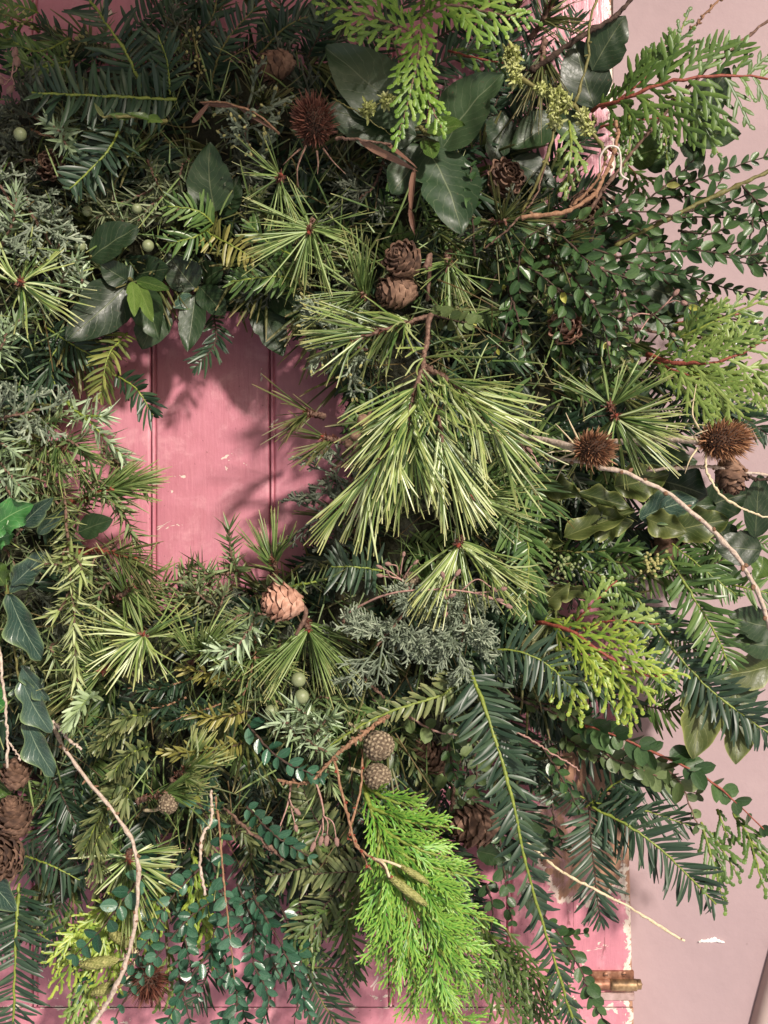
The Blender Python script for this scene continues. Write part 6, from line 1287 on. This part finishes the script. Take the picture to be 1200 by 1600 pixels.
twig('thin pale twig hanging down the left edge over the lobed leaves', [[(-5, 1000, 116), (8, 1080, 124), (12, 1140, 126), (12, 1200, 124)], [(14, 1160, 124), (24, 1175, 126), (32, 1188, 126)]], r0=3, r1=2.6, mat='bark_pale', knobs=8, ksize=6)
twig('short pale bent twig hanging beside the yellow leaf at lower left', [[(330, 1235, 104), (330, 1282, 116), (316, 1310, 120), (313, 1345, 120), (320, 1398, 118)]], r0=3.2, r1=3.2, mat='bark_pale', knobs=12, ksize=6, kmat='bark_orange')
twig('coral-like knobbly orange twig in the lower middle', [[(606, 1118, 118), (580, 1138, 124), (545, 1162, 126), (508, 1198, 126), (480, 1222, 124), (434, 1220, 122)]], r0=4.4, r1=3.4, mat='bark_orange', knobs=44, ksize=10)
twig('orange-brown twig with a hooked end below the coral-like twig', [[(350, 1262, 94), (385, 1290, 108), (425, 1325, 116), (442, 1342, 116)], [(432, 1330, 112), (420, 1328, 116), (412, 1322, 116)]], r0=3, r1=3.6, mat='bark', knobs=8, ksize=8)
twig('red-brown forked twig carrying the green catkins over the feathery cypress', [[(520, 1180, 104), (540, 1265, 124), (556, 1320, 134), (590, 1348, 142), (612, 1372, 146)], [(566, 1170, 108), (562, 1240, 120), (545, 1305, 126), (550, 1312, 132)], [(548, 1300, 130), (570, 1345, 134), (580, 1358, 136)]], r0=3.3, r1=2.4, mat='bark_orange', knobs=9, ksize=8, kmat='bud_red', name='catkin_twig')
def catkin(label, x0, y0, x1, y1, d, w_, stalk):
    a = P(x0, y0, d); b = P(x1, y1, d + 2); th = thing('catkin', label, 'catkin', a); L = np.linalg.norm(b - a)
    g = Geo(); lumpy(g, (a + b) / 2, b - a, w_ / 2 * U(d), L / 2, cells=150, depth=.28, nu=30, nv=50, jit=.04); part('body', g, M['catkin'], th)
    g = Geo(); p, *_ = path(stalk, 8); tube(g, p, .0009, 6, .1); part('stalk', g, M['straw'], th)
catkin('longer green catkin lying on the feathery cypress', 606, 1368, 666, 1414, 142, 13, [(582, 1340, 140), (600, 1350, 146), (608, 1370, 148)])
catkin('shorter green catkin above the longer one', 625, 1352, 668, 1379, 140, 10.5, [(585, 1342, 140), (605, 1346, 144), (626, 1354, 146)])
catkin('green catkin lying in the lime cypress at lower left', 128, 1508, 182, 1500, 118, 17, [(182, 1500, 118), (205, 1495, 118), (215, 1482, 114)])
catkin('dim green catkin near the bottom under the knobbly twig', 145, 1552, 190, 1536, 112, 17, [(190, 1536, 112), (205, 1520, 112), (210, 1500, 110)])
catkin('green catkin above the dark seed head at lower left', 172, 1458, 210, 1478, 112, 16, [(210, 1478, 112), (216, 1490, 112), (212, 1500, 110)])
seedsprig('thin pink stalk of dried flower heads across the grey cypress clumps', [(530, 965, 96), (600, 930, 118), (680, 921, 126), (750, 928, 128), (790, 945, 128)],
          [[(680, 921, 126), (700, 915, 130), (712, 900, 132)], [(694, 922, 127), (696, 935, 130), (702, 933, 132)], [(720, 924, 127), (745, 905, 130), (768, 918, 132)], [(700, 921, 127), (700, 940, 130), (697, 955, 130)], [(740, 926, 128), (760, 925, 130), (782, 921, 132)], [(750, 928, 128), (765, 935, 130), (775, 937, 132)], [(690, 920, 127), (694, 907, 130), (693, 902, 132)]], size=10)
seedsprig('small spray of pink dried flower heads under the big pine bough', [(640, 920, 108), (625, 905, 116), (598, 900, 120)], [[(630, 908, 114), (612, 895, 120), (598, 888, 122)], [(622, 900, 114), (620, 885, 120), (611, 882, 122)], [(630, 905, 114), (640, 888, 120), (646, 882, 122)], [(622, 905, 114), (610, 900, 120), (607, 896, 122)], [(625, 900, 114), (628, 880, 120), (630, 870, 122)]], size=9)
seedsprig('hanging dried buds on thin stalks below the coral-like twig', [(490, 1212, 104), (502, 1250, 116), (505, 1280, 120), (492, 1315, 122)], [[(504, 1272, 120), (512, 1285, 124), (511, 1305, 124)], [(504, 1274, 120), (520, 1285, 124), (525, 1308, 124)], [(504, 1278, 120), (505, 1295, 124), (503, 1306, 124)]], size=11, long_=1.5)
seedsprig('left spray of hanging dried buds above the teal small-leaved shoot', [(455, 1225, 100), (450, 1255, 112), (438, 1290, 114)], [[(452, 1250, 112), (458, 1275, 116), (461, 1288, 116)], [(452, 1248, 112), (456, 1258, 116), (460, 1263, 116)]], size=10, long_=1.4)
seedsprig('few dried pink buds at the right end of the big pine bough', [(795, 655, 110), (812, 690, 118), (825, 712, 118)], [[(812, 688, 118), (818, 693, 120), (822, 697, 120)], [(815, 695, 118), (834, 712, 120), (838, 722, 120)], [(800, 660, 112), (790, 690, 116), (786, 703, 118)]], size=10, long_=1.3)
seedsprig('dried pink buds standing among the small leaves at the right', [(1010, 500, 96), (1035, 480, 112), (1052, 462, 116)], [[(1040, 475, 112), (1055, 470, 116), (1064, 472, 118)], [(1020, 492, 104), (1000, 490, 112), (988, 496, 114)], [(1015, 495, 104), (1002, 515, 112), (998, 525, 114)], [(1000, 500, 100), (980, 488, 110), (974, 490, 112)]], size=11)
seedsprig('coiled dry stalk with pale heads at the upper left edge', [(-10, 110, 84), (15, 125, 96), (22, 90, 98)], [[(14, 125, 94), (8, 132, 98), (4, 130, 98)], [(18, 115, 96), (25, 110, 100), (26, 104, 100)], [(18, 120, 96), (22, 130, 98), (20, 134, 98)]], size=14)
twig('thick green stalk slanting across the small leaves to the right edge', [[(960, 385, 84), (1040, 345, 96), (1120, 305, 100), (1215, 262, 100)]], r0=4.2, r1=4.6, mat='stem_olive', wob=.06, name='green_stalk')
twig('red twig with buds behind the small leaves at the right', [[(940, 500, 78), (990, 515, 88), (1050, 520, 90), (1100, 528, 90)]], r0=3.6, r1=2.6, mat='bark', knobs=7, ksize=8)
twig('thin dark twig crossing low through the gap left of the trailing yew', [[(740, 1060, 62), (800, 1085, 72), (880, 1120, 76)]], r0=3.4, r1=2.6, mat='bark_dark', knobs=5)
twig('pinkish thin twig over the shade at the lower right of the ring', [[(800, 1140, 66), (860, 1170, 78), (905, 1205, 80)]], r0=2.2, r1=1.6, mat='pink_stalk')
twig('weathered twig standing in the gap left of the pale-scaled cone', [[(690, 1300, 60), (705, 1260, 70), (712, 1220, 72)]], r0=5, r1=3.4, mat='bark', knobs=5)
twig('broken brown twig in the dark gap below the grey cypress', [[(545, 1045, 66), (575, 1065, 78), (600, 1090, 80)]], r0=4, r1=3, mat='bark', knobs=6)
twig('reddish twig poking from the dim yew at the top left', [[(40, 200, 78), (60, 206, 90), (85, 215, 92)]], r0=2.6, r1=2, mat='bark_orange')
twig('pale straw branch lying across the dark gap between the two teasel heads', [[(1095, 688, 80), (1040, 686, 84), (985, 690, 76)]], r0=5.5, r1=4.5, mat='straw', wob=.1)


# ---- dark sprigs behind, between the heroes and the door
shoot('dark yew sprigs behind the lichen twig at the upper right', [[(800, 330, 30), (850, 260, 42), (930, 210, 46)], [(820, 360, 30), (890, 310, 40), (960, 290, 44)], [(780, 260, 30), (810, 190, 40), (870, 140, 44)], [(840, 420, 30), (910, 380, 40), (980, 370, 44)], [(760, 220, 28), (780, 150, 38), (830, 100, 40)]], L=42, W=6.4, mat='yew', gap=6, stem='bark_dark')
shoot('shaded cedar-green yew sprigs behind the small leaves at the upper right', [[(820, 480, 30), (890, 450, 42), (960, 420, 46)], [(830, 540, 30), (900, 540, 40), (980, 520, 44)], [(840, 600, 30), (920, 600, 40), (990, 590, 42)], [(800, 430, 28), (870, 420, 38), (940, 470, 42)], [(860, 500, 30), (920, 500, 40), (975, 465, 42)]], L=42, W=6.4, mat='yew_green', gap=6.4, stem='bark_dark')
shoot('dark sprigs in the shade behind the wavy leaves at the right', [[(860, 720, 30), (930, 720, 42), (1020, 700, 46)], [(860, 800, 30), (940, 820, 42), (1040, 830, 46)], [(860, 860, 30), (930, 900, 40), (1000, 960, 42)], [(900, 760, 30), (980, 770, 40), (1080, 780, 42)], [(850, 660, 30), (940, 650, 40), (1010, 640, 42)]], L=44, W=6.4, mat='yew', gap=6, stem='bark_dark')
shoot('dark sprigs in the shade under the lime cedar', [[(800, 960, 30), (870, 1040, 42), (960, 1080, 46)], [(780, 1020, 30), (840, 1100, 42), (900, 1160, 44)], [(760, 1080, 30), (810, 1160, 40), (850, 1210, 42)], [(840, 1000, 30), (920, 1060, 40), (1000, 1120, 42)], [(820, 1090, 30), (880, 1130, 40), (960, 1150, 42)]], L=42, W=6.4, mat='yew', gap=6, stem='bark_dark')
shoot('dark sprigs behind the feathery cypress and the brown cone', [[(700, 1200, 30), (760, 1280, 42), (800, 1350, 44)], [(640, 1240, 30), (700, 1330, 40), (740, 1400, 42)], [(760, 1200, 30), (820, 1270, 40), (850, 1330, 40)], [(700, 1380, 28), (750, 1440, 36), (790, 1520, 36)]], L=42, W=6.4, mat='yew', gap=6, stem='bark_dark')
shoot('dark sprigs hanging behind the small leaves at the bottom left', [[(300, 1280, 30), (300, 1360, 42), (280, 1430, 44)], [(380, 1290, 30), (400, 1370, 42), (420, 1440, 42)], [(230, 1290, 30), (200, 1370, 42), (170, 1430, 42)], [(450, 1290, 30), (480, 1370, 40), (520, 1450, 40)], [(150, 1270, 30), (120, 1340, 40), (110, 1400, 40)], [(520, 1300, 30), (580, 1380, 38), (600, 1460, 38)]], L=42, W=6.4, mat='yew', gap=6, stem='bark_dark')
shoot('dark sprigs crossing the top edge of the wreath over the pink door', [[(560, 120, 30), (600, 50, 40), (650, -20, 42)], [(640, 140, 30), (700, 90, 40), (760, 70, 42)], [(700, 170, 30), (760, 130, 40), (800, 60, 42)], [(480, 120, 30), (520, 40, 40), (560, -20, 40)], [(240, 120, 30), (260, 40, 40), (300, -20, 40)], [(120, 140, 30), (110, 80, 40), (60, 40, 40)]], L=42, W=6.2, mat='yew', gap=6.4, stem='bark_dark')

juniper('olive juniper shoots filling the left rim between the hole and the hanging branch', [[(150, 740, 70), (190, 800, 84), (215, 850, 86)], [(160, 700, 66), (190, 730, 80), (225, 760, 82)], [(120, 720, 76), (140, 760, 92), (180, 790, 94)]], L=38, W=4.6, gap=4.2)
juniper('grey-green juniper shoots right of the silvery white ones', [[(440, 1000, 70), (425, 1030, 86), (400, 1080, 88)], [(420, 960, 70), (380, 960, 84), (350, 980, 86)], [(330, 1000, 70), (350, 1030, 84), (390, 1060, 86)]], L=36, W=4.4, gap=4.4)

shoot('dark yew sprigs against the wall behind the larger teasel', [[(980, 640, 10), (1060, 640, 24), (1140, 640, 28)], [(1000, 690, 10), (1080, 670, 24), (1180, 640, 28)], [(960, 600, 10), (1040, 590, 24), (1120, 600, 26)], [(1080, 620, 8), (1140, 640, 20), (1200, 680, 24)]], L=44, W=6.2, mat='yew', gap=6.6, stem='bark_dark')
shoot('dark sprigs against the wall behind the bright slanting yew', [[(980, 880, 10), (1060, 900, 24), (1140, 870, 28)], [(1020, 960, 10), (1080, 1010, 22), (1110, 1060, 24)], [(960, 940, 10), (1020, 1010, 22), (1040, 1080, 24)], [(1060, 850, 6), (1120, 840, 18), (1200, 850, 22)], [(1000, 1100, 6), (1050, 1110, 16), (1100, 1100, 18)]], L=42, W=6.2, mat='yew_green', gap=6.8, stem='bark_dark')
shoot('olive yew sprigs against the wall under the round-leaved branch', [[(900, 1170, 8), (980, 1210, 20), (1060, 1230, 24)]], L=40, W=6.2, mat='yew', gap=6.6, stem='bark_dark')
spray('pale cedar fronds layered behind the red-stemmed pale spray at the right edge', [[(1000, 520, 40), (1080, 500, 58), (1170, 490, 62)], [(1010, 560, 40), (1090, 590, 56), (1180, 600, 60)]], ln=60, W=6, gap=11, sgap=8.5, mat='thuja_pale', ang=36, third=True, stem='bark_red')
spray('shaded cedar fronds layered behind the large red-stemmed spray near the top', [[(930, 200, 40), (990, 190, 54), (1060, 180, 58)], [(940, 170, 40), (1000, 130, 54), (1040, 70, 58)], [(950, 230, 40), (990, 270, 50), (1000, 310, 52)]], ln=52, W=6, gap=11, sgap=8.5, mat='thuja', ang=38, stem='bark_red')
broad('dark laurel leaves deep behind the larger teasel and the bare larch twig', [[(1000, 760, 20), (1040, 750, 30)]], [(990, 740, 30, 1090, 720, 40, 66), (1020, 790, 28, 1120, 790, 38, 70), (980, 850, 24, 1070, 880, 34, 66), (1090, 800, 24, 1180, 770, 34, 64), (1080, 900, 20, 1160, 900, 30, 60), (950, 700, 24, 1040, 660, 34, 64)])

shoot('dark drooping sprigs over the pink door between the lichen twig and the top edge', [[(800, 150, 24), (830, 80, 34), (860, -20, 36)], [(760, 110, 24), (790, 40, 34), (800, -30, 34)], [(850, 170, 24), (880, 100, 34), (900, 20, 34)], [(720, 150, 24), (770, 150, 34), (830, 170, 36)], [(680, 60, 20), (730, 40, 28), (790, 60, 30)]], L=42, W=6, mat='yew', gap=6.6, stem='bark_dark')
pine('dark pine needles over the pink door at the top edge right of the cedar', [[(830, 60, 44), (855, 20, 60), (870, -20, 64)], [(800, 30, 44), (820, -20, 56)]], n=60, L=84, W=4.6, a=(60, 20), mat='pine_dark', seed=51)
greycyp('grey cypress wisps in the shade at the top edge left of the larch cone', [(300, 120, 40), (290, 90, 56), (280, 60, 58)], ln=56, n=8, mat='grey_dark', r=1.6, depth=2, br=5, fan=90)

smallleaf('teal small leaves massed low on the pink door left of the dark seed head', [[(200, 1420, 70), (160, 1480, 88), (120, 1560, 90)], [(230, 1440, 70), (220, 1510, 86), (180, 1590, 88)]], L=24, W=15.5, gap=17, mat='box_teal', ang=60)
smallleaf('loose small-leaved stems between the seed head and the reddish-stemmed shoot', [[(290, 1400, 72), (290, 1470, 92), (310, 1560, 94)], [(320, 1420, 70), (280, 1500, 86), (300, 1610, 86)]], L=24, W=15.5, gap=17, mat='box_teal', ang=60)
smallleaf('small-leaved stems hanging behind the dense shoot at the bottom', [[(370, 1380, 66), (400, 1450, 82), (440, 1530, 84)], [(440, 1420, 64), (470, 1500, 80), (460, 1600, 82)]], L=24, W=15.5, gap=17, mat='box_teal', ang=60)
smallleaf('small-leaved stems crossing at the bottom edge under the reddish-stemmed shoot', [[(340, 1480, 72), (370, 1550, 88), (350, 1625, 88)], [(410, 1500, 66), (380, 1570, 80), (400, 1625, 80)]], L=24, W=15.5, gap=17, mat='box_teal', ang=60)
smallleaf('small-leaved stems behind the knobbly hanging twig', [[(250, 1330, 72), (230, 1400, 88), (200, 1470, 90)], [(330, 1340, 70), (350, 1400, 84), (390, 1450, 86)]], L=24, W=15.5, gap=17, mat='box_teal', ang=60)
smallleaf('thin dark stems of small leaves at the right edge above the pale cedar', [[(1040, 300, 40), (1120, 270, 56), (1210, 240, 58)], [(1060, 340, 40), (1130, 340, 54), (1215, 350, 56)], [(1000, 400, 40), (1100, 440, 56), (1215, 470, 58)], [(1030, 310, 40), (1100, 310, 52), (1170, 350, 54)]], L=24, W=13, gap=17, mat='box', sr=.0008)
smallleaf('small-leaved stems on the wall between the green stalk and the yellow-tipped ones', [[(980, 360, 44), (1050, 380, 58), (1130, 360, 60)], [(960, 420, 44), (1040, 430, 58), (1110, 470, 60)], [(1100, 400, 44), (1150, 380, 56), (1215, 390, 58)]], L=25, W=14, gap=17, mat='box', sr=.0008)
juniper('juniper shoots closing the lower rim of the hole right of the dark pine branch', [[(250, 930, 66), (280, 905, 80), (300, 885, 82)], [(330, 930, 66), (325, 900, 80), (310, 880, 82)], [(285, 950, 66), (290, 930, 80), (330, 895, 82)]], L=34, W=4.4, gap=4.4)

def beads(label, stem, n, sx, sy, size, mat='bud_yellow', seed=1):
    """short stalk crowded with tiny round buds"""
    r = random.Random(seed); th = thing('bud_cluster', label, 'buds', P(*stem[0])); g = Geo(); p, *_ = path(stem, 12); tube(g, p, .0007, 5, .1); part('stem', g, M['stem_olive'], th)
    for k in range(n):
        q = p[r.randrange(3, 12)]; d = stem[1][2]; u = U(d); e = q + np.array([r.gauss(0, sx) * u, -abs(r.gauss(0, 4)) * u, r.gauss(0, sy) * u])
        inst('bud', ball_mesh(mat, 'berry'), th, e, (r.gauss(0, .4), -.5, 1), (0, -1, .1), size * u * r.uniform(.7, 1.15), size * u * r.uniform(.7, 1.1))
M['bud_green'] = rough_mat('seed_bud_green', [(.16, .22, .09), (.34, .42, .18), (.5, .56, .3)], rough=.5)
beads('cluster of tiny pale green buds above the pale curled leaf', [(850, 905, 88), (872, 885, 98), (892, 880, 98)], 34, 9, 10, 6, 'bud_green', 2)
beads('cluster of tiny green-white buds on the olive branches beside the bright slanting yew', [(990, 905, 88), (1012, 888, 100), (1030, 878, 100)], 36, 10, 9, 6, 'bud_yellow', 3)
beads('tiny pale buds at the base of the olive branches right of the hanging yew shoot', [(830, 865, 88), (848, 852, 96), (858, 842, 96)], 20, 7, 6, 5, 'bud_green', 4)
beads('row of tiny pale buds on the dark yew in the top left corner', [(100, 115, 70), (118, 80, 84), (130, 60, 84)], 18, 5, 5, 5, 'bud_yellow', 5)
beads('scattered tiny pale buds at the top edge right of the leaning yew sprig', [(300, 40, 66), (305, 70, 82), (312, 110, 82)], 18, 9, 7, 5, 'bud_yellow', 6)
beads('tiny pale buds at the very top left edge', [(-5, 30, 70), (20, 40, 84), (50, 30, 84)], 14, 7, 7, 5, 'bud_yellow', 7)
